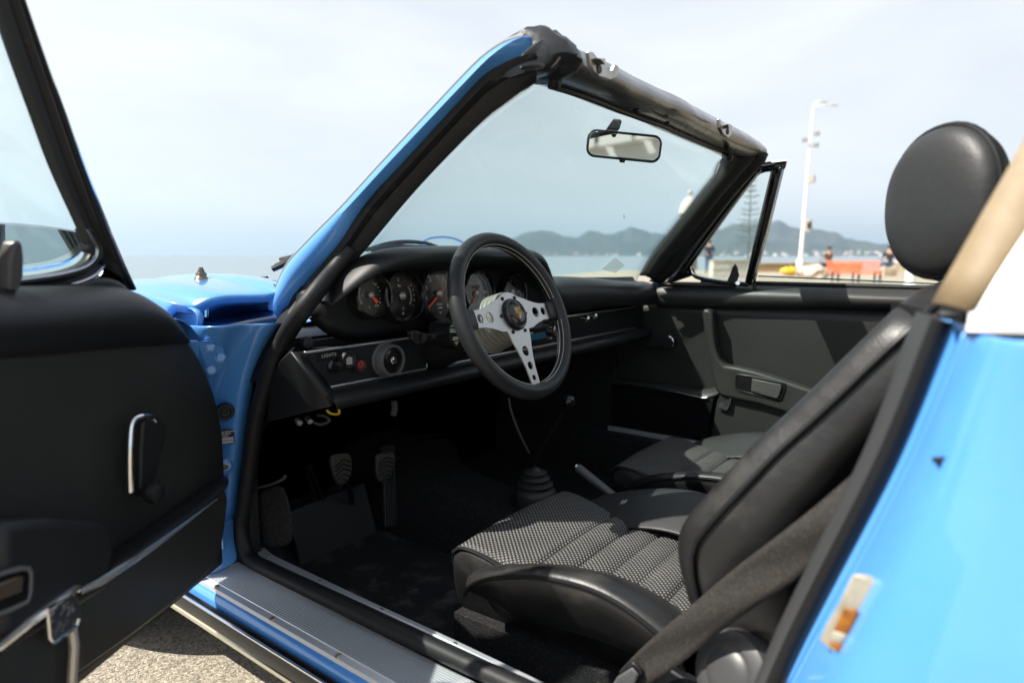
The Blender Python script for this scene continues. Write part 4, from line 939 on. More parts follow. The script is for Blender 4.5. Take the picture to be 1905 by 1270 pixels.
ew = grid('dash_end', [[e1+V((.03, .03, .004)), e1, e2, e2+V((.02, .03, -.006))], [e1.lerp(e4, .33)+V((.03, .03, .004)), e1.lerp(e4, .33)+V((-.004, 0, .004)), e2.lerp(e3, .33), e2.lerp(e3, .33)+V((.02, .03, -.006))], [e1.lerp(e4, .7)+V((.03, .03, 0)), e1.lerp(e4, .7)+V((-.002, 0, .003)), e2.lerp(e3, .7), e2.lerp(e3, .7)+V((.02, .03, -.006))], [e4+V((.03, .03, 0)), e4, e3, e3+V((.02, .03, -.004))]], DASHV, car, solid=.004, off=0, bevel=.003)
grid('dash_ridge', [[e1, e1.lerp(e1b, .5)+V((0, -.002, .001)), e1b], [e1.lerp(e2, .5)+V((0, -.001, 0)), e1.lerp(e2, .5).lerp(at(590, 690, y=YF), .5)+V((0, -.002, 0)), at(590, 690, y=YF-.001)], [e1.lerp(e2, .8)+V((0, -.001, 0)), e1.lerp(e2, .8).lerp(at(613, 719, y=YF-.002), .5), at(613, 719, y=YF-.004)], [e2+V((0, -.001, 0)), e2.lerp(at(622, 733, y=.172), .5), at(622, 733, y=.174)]], DASHV, car, solid=.004, off=0)
tube('cable_clip', [at(500, 780, x=-.65), at(494, 786, x=-.65), at(490, 793, x=-.65)], .003, SATIN, car, n=6)
# under-dash clutter
tube('yellow_wire', [at(*q, y=.24) for q in ((608, 762), (614, 768), (624, 770), (631, 768), (630, 760), (626, 757))], .0025, YELLOWW, car, n=6, cr=4)
for q in ((556, 784), (575, 781)): lathe('wire_terminal', [(.006, -.01), (.006, .006), (.0045, .008), (0, .008)], STEEL, car, mtx=frame(at(*q, y=.26), (-.3, -1, -.2)), n=12)
tube('wire', [at(*q, y=.27) for q in ((580, 784), (596, 789), (612, 783), (606, 774), (590, 772))], .003, M('grey_wire', (.06, .06, .065), .5), car, n=6, cr=4)
tube('hose_end', [at(733, 745, y=.40), at(735, 760, y=.40), at(731, 773, y=.40)], .008, M('grey_hose', (.10, .10, .10), .6), car, n=8)
# fascia controls
FM = lambda u, v, d=0: frame(at(u, v, y=YF)+V((0, -d, 0)), (0, -1, 0))
lp = loc_plate('label_plate', .052, .017, .0012, FM(612, 660), GLOSSB, fp)
text('lettering', 'LIGHTS', .0088, FM(611, 660.5, .0016), GREYP, fp, space=1.15)
k_ = lathe('light_knob', [(.0125, 0), (.0125, .004), (.009, .008), (.010, .022), (.0095, .026), (0, .027)], GLOSSB, car, mtx=FM(619, 680), n=20)
k_ = lathe('washer_knob', [(.0165, 0), (.0165, .010), (.0145, .014), (.0125, .0125), (0, .0115)], RUBBER, car, mtx=FM(641, 668), n=24)
hm_ = FM(641, 668, .0128)
vs, fs = bundle([boxgeo((x-.0012, -.006+abs(x)*.3, 0), (x+.0012, .0065-abs(x)*.5, .0012), hm_) for x in (-.0052, -.0018, .0018, .0052)]+[boxgeo((-.006, -.008, 0), (.006, -.004, .0012), hm_)])
sy = raw('hand_symbol', vs, fs, GREYP, k_, smooth=False)
k_ = lathe('hazard_knob', [(.0155, 0), (.0155, .010), (.0135, .014), (.0115, .013), (0, .0125)], RUBBER, car, mtx=FM(663, 677), n=24)
lathe('red_lens', [(.0088, .0128), (.0085, .0145), (.006, .0158), (0, .016)], REDB, k_, mtx=FM(663, 677), n=20)
hm_ = FM(663, 677, .0186); tri = []
for r_, th in ((.0068, .0009), (.0036, .0008)):
    pts = [V((r_*math.cos(a), r_*math.sin(a)-.001, 0)) for a in (R(90), R(210), R(330))]
    tri.append(geom_sweep([hm_ @ p for p in pts], circ(th*.6, 4), closed=True))
raw('warning_triangle', *bundle(tri), M('grey_red', (.30, .12, .12), .5), k_)
k_ = lathe('rotary_switch', [(.034, 0), (.034, .003), (.031, .004), (.031, .024), (.0295, .026), (.026, .0255), (.0255, .022), (.007, .0215), (.0065, .024), (0, .024)], M('grey_knob_edge', (.085, .085, .088), .55, bumps=(('noise', 300, .4, .001),)), car, mtx=FM(716, 668), n=40)
lathe('knob_face', [(.0253, .0222), (.022, .0236), (.008, .0238), (0, .0238)], GLOSSB, k_, mtx=FM(716, 668), n=32)
lathe('key_barrel', [(.0072, .022), (.0072, .0262), (.0062, .027), (0, .027)], CHROME, k_, mtx=FM(716, 668), n=20)
loc_plate('key_slot', .0022, .009, .0004, FM(716, 668, .0271), SATIN, k_)
lathe('drain_cap', [(.012, -.01), (.012, .004), (.009, .009), (0, .010)], RUBBER, car, mtx=frame(at(570, 638, y=.23), (-.2, -1, .1)), n=16)
# radio and centre controls behind the wheel
rd = box('radio', (-.075, YF-.012, .738), (.105, YF+.03, .790), GLOSSB, car, .003)
loc_plate('display', .075, .017, .001, frame(V((.015, YF-.0125, .762)), (0, -1, 0)), DISPLAY, rd)
loc_plate('cassette_slot', .12, .006, .001, frame(V((.01, YF-.0125, .781)), (0, -1, 0)), SATIN, rd)
text('lettering', 'Pioneer', .010, frame(V((-.02, YF-.0142, .7735)), (0, -1, 0)), WHITEP, rd)
for x, z, r_ in ((-.062, .764, .009), (.088, .770, .013), (.068, .752, .005), (.066, .781, .004), (-.06, .748, .004)):
    lathe('radio_knob', [(r_, 0), (r_*.95, .010), (r_*.6, .012), (0, .012)], M('knob_metal', (.35, .35, .36), .3, 1), rd, mtx=frame(V((x, YF-.012, z)), (0, -1, 0)), n=18)
lathe('cigar_lighter', [(.016, 0), (.016, .006), (.011, .008), (.011, .022), (0, .024)], RUBBER, car, mtx=frame(V((.018, YF-.02, .822)), (0, -1, 0)), n=20)
lathe('lighter_symbol', [(.006, 0), (.006, .0012), (0, .0014)], GREYP, car, mtx=frame(V((.018, YF-.045, .822)), (0, -1, 0)), n=14)
for q, r_ in (((1086, 593), .0085), ((1100, 588.5), .0095)):
    lathe('chrome_knob', [(.004, -.03), (.004, .006), (r_*.9, .008), (r_, .013), (r_*.7, .019), (0, .021)], CHROME, car, mtx=frame(at(*q, y=YF-.02), (-.25, -1, .1)), n=18)
box('glovebox_gap', (.148, YF-.0015, .735), (.150, YF, .797), GLOSSB, fp2, .0003)

# gauges
TG = .12
def gframe(u, v, d=0, y=.194):
    p = at(u, v, y=y); return frame(p, (0, -math.cos(TG), math.sin(TG))) @ Matrix.Translation((0, 0, d))
def gauge(u, v, r, kind):
    g = gframe(u, v)
    o = lathe('gauge', [(r*1.13, -.03), (r*1.13, .004), (r*1.10, .010), (r*1.03, .0125), (r*.985, .011), (r*.97, .003), (r*.96, -.004)], GLOSSB, car, mtx=g, n=48)
    lathe('dial', [(r*.965, -.0045), (0, -.0045)], DIAL, o, mtx=g, n=40, smooth=False)
    vs = []; fs = []
    def tick(a, r0, r1, w_):
        a = R(a); d = V((math.cos(a), math.sin(a), 0)); s_ = V((-d.y, d.x, 0))*w_/2; b0 = len(vs)
        for p in (d*r0-s_, d*r0+s_, d*r1+s_, d*r1-s_): vs.append(g @ (p*r+V((0, 0, -.0038))))
        fs.append((b0, b0+1, b0+2, b0+3))
    def num(s_, a, rr, sz, m_=WHITEP):
        a = R(a); text('numeral', s_, r*sz, g @ Matrix.Translation((r*rr*math.cos(a), r*rr*math.sin(a), -.0036)), m_, o)
    needle = None
    if kind == 'tach':
        for k in range(0, 81, 2): tick(225-270*k/80, .80 if k % 10 else .76, .92, .022 if k % 10 else .04)
        for k in range(1, 9): num(str(k), 225-270*k/8, .64, .22)
        num('U/min', -90, .36, .12); num('x1000', -90, .50, .11); lathe('indicator_lens', [(.003, -.0042), (.003, -.003), (0, -.003)], GREYP, o, mtx=g @ Matrix.Translation((0, -r*.68, 0)), n=10)
        needle = 216
    elif kind == 'speed':
        for k in range(0, 251, 5): tick(232-285*k/250, .82 if k % 10 else .78, .92, .018 if k % 10 else .03)
        for k in (20, 50, 100, 150, 200, 250): num(str(k), 232-285*k/250, .63, .17)
        loc_plate('odometer', r*.62, r*.16, .0004, g @ Matrix.Translation((0, r*.32, -.0042)), SATIN, o)
        num('km/h', -90, .52, .12); needle = 232
    elif kind == 'oil':
        for k in range(9): tick(160+40*k/8, .52, .60, .03); tick(38-76*k/8, .52, .60, .03)
        num('1', 97, .66, .22); num('Bar', 97, .42, .13); num('C', -86, .52, .13)
        for k, s_ in enumerate(('5', '4', '3', '2', '1')): num(s_, 34-17*k, .72, .11)
        num('O', -90, .72, .14); needle = None
    elif kind == 'fuel':
        for k in range(7): tick(150+60*k/6, .60, .70, .03); tick(50-100*k/6, .60, .70, .03)
        num('1', 62, .60, .16); num('0', -62, .58, .14); num('F', 180, .45, .12); num('L', -100, .55, .13)
        needle = -46
    else:
        for k in range(60): tick(90-6*k, .84 if k % 5 else .78, .92, .015 if k % 5 else .035)
        for k, s_ in ((0, '12'), (3, '3'), (6, '6'), (9, '9')): num(s_, 90-30*k, .62, .19, M('clock_numeral', (.62, .56, .36), .6))
        needle = 213
    raw('tick_marks', vs, fs, WHITEP, o, smooth=False)['kind'] = 'stuff'
    def hand(a, l, w0, w1, tail, m_, h):
        d = V((math.cos(R(a)), math.sin(R(a)), 0)); s_ = V((-d.y, d.x, 0))
        P = [g @ (q*r+V((0, 0, h))) for q in (d*-tail-s_*w0, d*l-s_*w1, d*l+s_*w1, d*-tail+s_*w0)]
        prism('needle', P, (g.to_3x3() @ V((0, 0, .0008))), m_, o, smooth=False)
    if kind == 'fuel': hand(needle, .50, .05, .10, .0, ORANGE, -.002)
    elif kind == 'clock':
        hand(205, .62, .05, .03, .0, ORANGE, -.0025); hand(217, .66, .05, .03, .1, ORANGE, -.0015); hand(-82, .60, .03, .02, .1, WHITEP, -.0008)
    elif needle is not None: hand(needle, .78, .045, .035, .32, ORANGE, -.0015)
    lathe('needle_hub', [(r*.16, -.003), (r*.16, .0015), (r*.12, .003), (0, .0034)], M('hub_grey', (.42, .41, .38), .35, .6), o, mtx=g, n=20)
    lathe('glass', [(r*.99, .0075), (r*.6, .0085), (0, .0088)], GAUGE_GLASS, o, mtx=g, n=32)
    return o
gauge(691, 549, .0405, 'fuel'); gauge(749, 550, .049, 'oil'); gauge(818, 547, .0575, 'tach'); gauge(888, 546, .050, 'speed'); gauge(954, 543, .0415, 'clock')

# ------------------------------------------------------------------ steering column, stalks, wheel
TI = .398; WC = V((-.334, 0, .853)); WN = V((0, -math.cos(TI), math.sin(TI))); WM = frame(WC, WN)
LW = lambda x, y, z: WM @ V((x, y, z))
tube('steering_column', [LW(0, 0, -.06), LW(0, 0, -.20), LW(0, 0, -.34)], .036, SATIN, car, n=20, scale=[1, 1.15, 1.2])
bell = [(.018, -.003), (.046, -.004)]
for k in range(7): z = -.010-.010*k; r_ = .0475+.0012*k; bell += [(r_+.0022, z), (r_+.0030, z-.0025), (r_+.0022, z-.005), (r_-.0005, z-.0075)]
bell += [(.050, -.084), (.034, -.086)]
lathe('hub_bellows', bell, M('grey_green_rubber', (.20, .20, .175), .42), car, mtx=WM, n=48, angle=50)
# column switch pod and stalks
pod = prism('stalk_pod', [at(*q, y=.095) for q in ((836, 612), (842, 602), (858, 598), (880, 600), (890, 640), (884, 655), (862, 652), (846, 644), (839, 632))], (0, .06, 0), SATIN, car, bevel=.004, seg=3)
def icon(name, px, m_, y=.0938): prism(name, [at(*q, y=y) for q in px], (0, .001, 0), m_, pod, smooth=False)
icon('green_arrow', ((837, 608), (843, 602), (846, 608)), GREENI); icon('green_arrow', ((845, 636), (854, 634), (850, 642)), M('green_icon_pale', (.38, .44, .12), .5))
for k in range(3):
    icon('beam_mark', ((838, 612+k*2.4), (850, 611.6+k*2.4+k*.4), (850, 612.7+k*2.4+k*.4), (838, 613.1+k*2.4)), WHITEP); icon('beam_mark', ((843, 627+k*2.2), (853, 625.6+k*2.4), (853, 626.8+k*2.4), (843, 628.1+k*2.2)), WHITEP)
tube('indicator_stalk', [at(850, 620, y=.11), at(820, 622, y=.10), at(800, 626, y=.09), at(786, 628, y=.08)], .0062, SATIN, car, n=10, cr=4, scale=[1.2, .9, 1, 1.4])
prism('stalk_paddle', [at(*q, y=.082) for q in ((766, 618), (772, 615), (782, 618), (800, 624), (812, 624), (812, 630), (800, 634), (785, 639), (775, 640), (769, 632))], (0, .012, 0), GLOSSB, car, bevel=.003, smooth_outline=3)
box('wiper_stalk_pod', (-.285, .095, .775), (-.245, .15, .825), SATIN, car, .006)
prism('wiper_stalk_paddle', [at(*q, y=.10) for q in ((980, 590), (1000, 583), (1012, 600), (1008, 612), (986, 614), (978, 604))], (0, .012, 0), M('stalk_grey', (.05, .055, .06), .4), car, bevel=.004)
RR = .1562; RT = .0146
ring = [LW(RR*math.cos(2*math.pi*k/96), RR*math.sin(2*math.pi*k/96), 0) for k in range(96)]
rim = []
vs = []; fs = []
for k in range(96):
    a = 2*math.pi*k/96; d = V((math.cos(a), math.sin(a), 0))
    for j in range(16):
        b = 2*math.pi*j/16; grip = 1+.04*math.exp(-((((math.degrees(a)-37) % 360)-0)/10)**2)
        vs.append(WM @ (d*(RR+RT*1.0*math.cos(b)*grip)+V((0, 0, RT*1.08*math.sin(b)))))
for k in range(96):
    for j in range(16): fs.append((k*16+j, k*16+(j+1) % 16, ((k+1) % 96)*16+(j+1) % 16, ((k+1) % 96)*16+j))
sw = raw('steering_wheel', vs, fs, M('wheel_leather', (.016, .0175, .019), .42, spec=.35, bumps=(('voronoi', 500, .12, .0008), ('noise', 30, .12, .003)), rvary=(14, .34, .50)), car)
# spokes plate
def plate_outline():
    o = []; hub = .047
    def arm(a0, r1, w0, w1):
        d = V((math.cos(a0), math.sin(a0), 0)); s_ = V((-d.y, d.x, 0))
        pts = []
        for f in (0, .15, .35, .6, 1): r_ = .052+(r1-.052)*f; w_ = w1+(w0-w1)*(1-f)**2.2; pts.append((d*r_-s_*w_))
        back = []
        for f in (1, .6, .35, .15, 0): r_ = .052+(r1-.052)*f; w_ = w1+(w0-w1)*(1-f)**2.2; back.append((d*r_+s_*w_))
        return pts+back
    seqs = [(R(0), .122), (R(180), .122), (R(270), .149)]
    out_ = arm(R(0), .122, .030, .0165)
    out_ += [V((hub*math.cos(R(a)), hub*math.sin(R(a)), 0)) for a in (52, 68, 82, 98, 112, 128)]
    out_ += arm(R(180), .122, .030, .0165)
    out_ += [V((hub*1.0*math.cos(R(a)), hub*1.0*math.sin(R(a)), 0)) for a in (222,)]
    out_ += arm(R(270), .146, .030, .0125)
    out_ += [V((hub*1.0*math.cos(R(a)), hub*1.0*math.sin(R(a)), 0)) for a in (318,)]
    return [(p.x, p.y) for p in out_]
def hole(cx, cy, r_, n=16): return [(cx+r_*math.cos(2*math.pi*k/n), cy+r_*math.sin(2*math.pi*k/n)) for k in range(n)]
holes = [hole(sx*.0745, 0, .0105) for sx in (-1, 1)]+[hole(sx*.102, 0, .0082) for sx in (-1, 1)]+[hole(0, -.0745, .0098), hole(0, -.104, .0078), hole(0, -.1285, .0056)]
pl_ = plate('spokes', plate_outline(), holes, .0032, SPOKE, sw, bevel=.0004); pl_.data.transform(WM @ Matrix.Translation((0, 0, -.0045)))
for sx in (-1, 1):
    grid('spoke_sleeve', [[LW(sx*r_, a_*w_, b_-.003) for a_, b_ in ((-1, -.004), (-1, .004), (-.7, .0065), (.7, .0065), (1, .004), (1, -.004), (.7, -.0065), (-.7, -.0065))] for r_, w_ in ((.118, .0175), (.121, .0185), (.136, .0195), (.150, .022))], sw.data.materials[0], sw, closed=True, caps=True)
for k in range(6):
    a = R(30+60*k+30); lathe('hub_bolt', [(.0038, -.001), (.0038, .0012), (.0022, .0016), (.0020, .0004), (0, .0004)], SATIN, sw, mtx=WM @ Matrix.Translation((.0392*math.cos(a), .0392*math.sin(a), -.001)), n=14)
lathe('horn_button', [(.031, -.003), (.0315, .004), (.0295, .0075), (.0262, .008), (.0250, .0072), (.0225, .0085), (.014, .0105), (0, .011)], GLOSSB, sw, mtx=WM, n=40)
lathe('button_ring', [(.0325, -.002), (.0325, .002), (.0310, .0024)], SATIN, sw, mtx=WM, n=40)
cm = WM @ Matrix.Translation((0, 0, .0108)) @ Matrix.Scale(.90, 4)
def flat(name, pts, m_, h=.0006, z=0): return prism(name, [cm @ V((x, y, z)) for x, y in pts], WN*h, m_, sw, smooth=False)
shield = [(-.0095, .0125), (-.004, .0115), (0, .0132), (.004, .0115), (.0095, .0125), (.0092, .002), (.0085, -.004), (.006, -.009), (.003, -.0118), (0, -.0135), (-.003, -.0118), (-.006, -.009), (-.0085, -.004), (-.0092, .002)]
flat('crest', shield, GOLD, .0006)
for sx, sy in ((1, 1), (-1, -1)):
    for k in range(3):
        x0 = .0012+.0026*k; y0, y1 = ((.0006, .0082) if sy > 0 else (-.0110+.0028*k, -.0010))
        flat('crest_stripe', [(sx*x0, y0), (sx*(x0+.0017), y0), (sx*(x0+.0017), y1), (sx*x0, y1)], (REDE, SATIN, REDE)[k], .0005, .0006)
for sx, sy in ((-1, 1), (1, -1)):
    for k in range(2): flat('crest_antler', [(sx*.0018, sy*(.0022+.0028*k)), (sx*.0078, sy*(.0022+.0028*k)), (sx*.0078, sy*(.0034+.0028*k)), (sx*.0018, sy*(.0034+.0028*k))] if sy > 0 else [(sx*.0012, -.0022-.0028*k), (sx*(.007-.0016*k), -.0022-.0028*k), (sx*(.007-.0016*k), -.0034-.0028*k), (sx*.0012, -.0034-.0028*k)], SATIN, .0005, .0006)
flat('crest_centre', [(-.0034, .0042), (.0034, .0042), (.0032, -.001), (.0018, -.0036), (0, -.0048), (-.0018, -.0036), (-.0032, -.001)], GOLD, .0008, .0006)
flat('crest_horse', [(-.0016, -.003), (-.0006, -.0012), (-.0014, .0006), (-.0002, .0034), (.0008, .003), (.0006, .0012), (.0016, .0002), (.0008, -.0006), (.001, -.0028), (.0, -.0016)], SATIN, .0004, .0014)
text('crest_lettering', 'PORSCHE', .0024, cm @ Matrix.Translation((0, .0104, .0008)), SATIN, sw)
# stitching along the inner rim
vs = []; fs = []; N_ = 150
for k in range(N_):
    a = 2*math.pi*(k+.5)/N_
    da = math.degrees(a) % 360
    if any(abs((da-c_+180) % 360-180) < w_ for c_, w_ in ((0, 9), (180, 9), (270, 6))): continue
    for off in (R(148), R(178)):
        d = V((math.cos(a), math.sin(a), 0)); tgt = V((-d.y, d.x, 0)); rr = RR+RT*1.03*math.cos(off); hz_ = RT*1.11*math.sin(off)
        p = d*rr+V((0, 0, hz_)); nn_ = (d*math.cos(off)+V((0, 0, math.sin(off)))); tl = tgt*.0020; w_ = (tgt.cross(nn_)).normalized()*.00055+tgt*.0006
        b0 = len(vs); q0, q1 = p-tl, p+tl
        for q in (q0-w_, q0+w_, q1+w_, q1-w_): vs.append(WM @ q)
        for q in (q0-w_*.6, q0+w_*.6, q1+w_*.6, q1-w_*.6): vs.append(WM @ (q+nn_*.0008))
        fs += [(b0+4, b0+5, b0+6, b0+7), (b0, b0+1, b0+5, b0+4), (b0+1, b0+2, b0+6, b0+5), (b0+2, b0+3, b0+7, b0+6), (b0+3, b0, b0+4, b0+7)]
raw('stitching', vs, fs, M('white_thread', (.62, .61, .55), .7), sw, smooth=False)['kind'] = 'stuff'
vs2 = []; 
seam = [LW((RR-RT*1.0*math.cos(R(17)))*math.cos(2*math.pi*k/120), (RR-RT*1.0*math.cos(R(17)))*math.sin(2*math.pi*k/120), RT*1.1*math.sin(R(17))) for k in range(120)]
tube('seam', seam, .0007, SATIN, sw, n=5, closed=True)

# interior mirror
mc = at(1161, 272, x=-.062); mn = V((-.80, -.60, -.01)).normalized(); mm = frame(mc, mn) @ Matrix.Rotation(R(-5.5), 4, 'Z')
def mloop(w_, h_, r_, z): return [mm @ V((x*.785, y*.785, z*.785)) for x, y in rrect(w_, h_, r_, 6)]
sc_ = .204
mo = grid('interior_mirror', [mloop(.13, .03, .014, -.032), mloop(.185, .058, .022, -.022), mloop(.202, .072, .024, -.006), mloop(.204, .074, .024, .0), mloop(.198, .068, .021, .003), mloop(.192, .062, .019, .0015)], SATIN, car, closed=True, caps=True, angle=50)
grid('mirror_glass', [mloop(.194, .064, .020, .0012), mloop(.19, .06, .018, .0018)], MIRROR, mo, closed=True, caps=True, smooth=False)
prism('dimming_tab', [mm @ V(p) for p in ((-.007, -.028, -.004), (.007, -.028, -.004), (.005, -.034, -.004), (-.005, -.034, -.004))], mn*.004, SATIN, mo, bevel=.001)
st0 = [at(*q, x=-.045) for q in ((1128, 240), (1138, 226), (1142, 220), (1156, 222), (1157, 227), (1152, 242))]
prism('mirror_stalk', st0, (.024, .018, .0), SATIN, mo, bevel=.003)

# ------------------------------------------------------------------ footwell
box('sun_leak_panel', (-.66, .30, .800), (.66, .84, .812), SATIN, car, .002)  # unseen panels added to stop sun leaking into the footwell
box('sun_leak_panel', (-.66, .80, .20), (.66, .845, .86), SATIN, car, .002)
box('bulkhead_carpet', (-.66, .80, .20), (.66, .84, .80), CARPET, car, .01)
box('kick_panel', (-.672, .40, .20), (-.650, .82, .70), CARPET, car, .006)
box('kick_panel', (.650, .30, .20), (.672, .82, .74), CARPET, car, .006)
tube('carpet_binding', [at(472, 908, x=-.648), at(500, 902, x=-.648), at(524, 892, x=-.648), at(531, 885, x=-.648)], .003, M('binding', (.05, .05, .05), .6), car, n=6, cr=4)
kp = grid('kick_pad', [[at(u, v, x=x) for u, v, x in r_] for r_ in (((474, 912, -.646), (500, 905, -.640), (528, 894, -.634)), ((474, 960, -.644), (506, 955, -.636), (541, 950, -.630)), ((480, 1000, -.644), (510, 1000, -.638), (548, 990, -.632)), ((486, 1018, -.646), (512, 1020, -.642), (540, 1014, -.638)))], CARPET, car, solid=.006, sub=1)
mt_ = grid('floor_mat', [[V((x, y, .206+.006*noise.noise(V((x*14, y*14, 0)))+(.10*ss(.55, .76, y)))) for x in [-.60+.42*i/14 for i in range(15)]] for y in [-.05+.80*j/20 for j in range(21)]], MAT_, car, solid=.006, sub=1)
grid('sill_carpet', [[p+V((.004, 0, -.004)), p+V((.020, 0, -.02)), V((p.x+.045, p.y, .27)), V((p.x+.05, p.y, .20))] for p in IT], CARPET, car, solid=.004, off=0)
ped = prism('pedal_board', [V((-.452, .60, .345)), V((-.215, .60, .352)), V((-.205, .56, .20)), V((-.452, .56, .20))], (0, .02, -.005), M('board_vinyl', (.026, .028, .032), .42, bumps=(('noise', 30, .3, .003),)), car, bevel=.004)
def pedal(name, px, y, rib=True):
    P = [at(*q, y=y) for q in px]; o = prism(name, P, V((0, .014, -.004)), M('pedal_rubber', (.085, .08, .072), .6), car, bevel=.004, smooth_outline=3)
    c = sum(P, V())/len(P); w_ = max(p.x for p in P)-min(p.x for p in P); h_ = max(p.z for p in P)-min(p.z for p in P)
    if rib:
        gs = []
        for k in range(6):
            z = c.z+h_*(.30-.14*k+ (0 if k < 3 else -.04)); f = .40 if k < 4 else .26
            gs.append(geom_sweep([V((c.x-w_*f, y-.001, z-h_*.16)), V((c.x, y-.001, z+.0)), V((c.x+w_*f, y-.001, z-h_*.16))], circ(.0022, 5)))
        rb_ = raw('tread', *bundle(gs), RUBBER, o); rb_['kind'] = 'stuff'
    return o
pc = pedal('clutch_pedal', ((618, 848), (634, 843), (651, 844), (656, 862), (654, 880), (646, 896), (636, 902), (628, 896), (621, 876)), .52)
tube('pedal_arm', [at(640, 890, y=.535), at(652, 912, y=.56), at(655, 935, y=.58)], .007, SATIN, pc, n=8)
pb = pedal('brake_pedal', ((703, 845), (718, 842), (732, 841), (736, 856), (732, 872), (724, 890), (710, 895), (704, 886), (702, 866)), .52)
tube('pedal_arm', [at(706, 870, y=.545), at(696, 880, y=.58), at(690, 920, y=.62)], .007, SATIN, pb, n=8)
ga = prism('throttle_pedal', [at(712, 827, y=.60), at(736, 828, y=.60), at(741, 975, y=.54), at(718, 980, y=.54)], V((0, .012, -.003)), M('throttle_rubber', (.04, .042, .045), .5), car, bevel=.003)
for k in range(5):
    f = (k+.5)/5; a_ = at(712, 827, y=.60).lerp(at(736, 828, y=.60), f); b_ = at(718, 980, y=.54).lerp(at(741, 975, y=.54), f)
    tube('rib', [a_+V((0, -.001, 0)), b_+V((0, -.001, 0))], .0018, RUBBER, ga, n=5)
tube('pedal_rod', [at(570, 865, y=.60), at(576, 890, y=.60), at(588, 930, y=.60)], .006, SATIN, car, n=8)
tube('pedal_rod', [at(574, 862, y=.58), at(592, 905, y=.58), at(602, 930, y=.58)], .005, SATIN, car, n=8)
tube('cable', [at(*q, y=.70) for q in ((690, 800), (705, 818), (740, 820), (780, 812), (828, 806))], .004, SATIN, car, n=6, cr=4)
grid('footwell_pad', [[at(u, v, y=y) for u, v, y in r_] for r_ in (((742, 820, .70), (800, 810, .72), (850, 806, .74)), ((744, 870, .66), (800, 880, .68), (860, 895, .70)), ((770, 910, .6), (830, 930, .62), (935, 925, .62)), ((745, 960, .55), (835, 985, .52), (930, 930, .50)))], CARPET, car, solid=.012, sub=1)
tube('pad_binding', [at(*q, y=y) for q, y in (((740, 850), .64), ((760, 880), .63), ((800, 905), .62), ((860, 906), .60))], .003, bpy.data.materials['binding'], car, n=6, cr=4)
# tunnel, gear lever, handbrake
grid('tunnel', [[V((s_*w_, y, z0+(h_-z0)*q_)) for s_, q_ in ((-1.25, 0), (-1.05, .5), (-.85, .9), (-.5, 1), (.5, 1), (.85, .9), (1.05, .5), (1.25, 0))] for y, w_, h_, z0 in ((.82, .16, .42, .19), (.6, .14, .36, .19), (.35, .12, .32, .19), (0, .11, .315, .19), (-.5, .11, .31, .19), (-1.0, .12, .33, .19))], CARPET, car, solid=.006, sub=1)
gb = Matrix.Translation(at(996, 905, x=0)-V((0, 0, .035)))
pf = [(.056, -.055), (.058, -.03), (.050, -.018), (.052, -.008), (.054, .018), (.053, .026), (.042, .034), (.038, .036), (.046, .040), (.047, .044), (.034, .050), (.031, .052), (.038, .056), (.039, .060), (.027, .066), (.025, .068), (.030, .071), (.031, .075), (.020, .080), (.012, .083), (.009, .088), (0, .088)]
lathe('gear_gaiter', pf, M('gaiter_rubber', (.035, .035, .036), .5), car, mtx=gb, n=32, angle=50)
top = at(993, 848, x=0); kb = at(1057, 749, x=0)
tube('gear_lever', [top+V((0, 0, -.02)), top.lerp(kb, .5)+V((0, -.006, 0)), kb+V((0, 0, -.01))], .0055, SATIN, car, n=10, cr=4)
lathe('gear_knob', [(.006, -.024), (.010, -.018), (.0155, -.006), (.017, .004), (.0155, .013), (.010, .018), (.006, .019), (0, .0192)], GLOSSB, car, mtx=frame(kb, (.0, -.25, 1), (0, 1, 0)), n=24)
tube('choke_cable', [at(984, 842, x=.02), at(966, 805, x=.0), at(951, 765, x=-.01), at(946, 740, x=-.01)], .0032, M('cable_grey', (.06, .06, .065), .4), car, n=6, cr=4)
hb = tube('handbrake', [at(1075, 869, x=.0), at(1096, 886, x=.0), at(1148, 927, x=.0), at(1160, 940, x=.0)], .0105, M('handbrake_grey', (.085, .088, .095), .38), car, n=12, scale=[1, 1.05, .9, .9])
lathe('release_button', [(.006, -.004), (.006, .006), (.004, .008), (0, .008)], CHROME, hb, mtx=frame(at(1075, 869, x=0), (at(1075, 869, x=0)-at(1096, 886, x=0))), n=12)
# ------------------------------------------------------------------ driver's door, swung open
PH = R(60); HG = V((-.77, .44, 0)); DD = V((-math.sin(PH), -math.cos(PH), 0)); DN = V((math.cos(PH), -math.sin(PH), 0))
def dr(u, v, d=.09): return at(u, v, n=DN, p=HG+DN*d)            # a photographed point on the plane d inside the hinge line
def dl(s, d, z): return HG+DD*s+DN*d+V((0, 0, z))
def sd(p, d=None):                                                # door coordinates of a point
    q = p-HG; return V((q.dot(DD), q.dot(DN) if d is None else d, p.z))
# blue shell: outer skin, edges and front flange
def outline_z(s):                                                 # bottom edge of the door by distance from the hinge
    return .325+.012*math.exp(-s*30)
shell = []
for i in range(26):
    f = i/25; s = -.005+1.03*f
    zt = .875-.10*max(0, 1-s/.10)**2.2; zb = .43+.07*max(0, 1-s/.09)**2
    shell.append([dl(s, .070, zt-.01), dl(s, .035, zt), dl(s, -.002, zt-.02), dl(s, -.030-.012*math.sin(f*3.1), .78), dl(s, -.042-.010*math.sin(f*3.1), .62), dl(s, -.036, .46), dl(s, -.012, zb+.02), dl(s, .02, zb), dl(s, .070, zb+.006)])
door = grid('driver_door', shell, BLUE, car, solid=.003, caps=False, sub=1); door['label'] = 'driver door swung wide open'
prism('door_edge', [dl(.004, -.02, .42), dl(.004, .068, .42), dl(.03, .068, .80), dl(.03, -.02, .80)], DD*.004, BLUE, door, smooth=False)
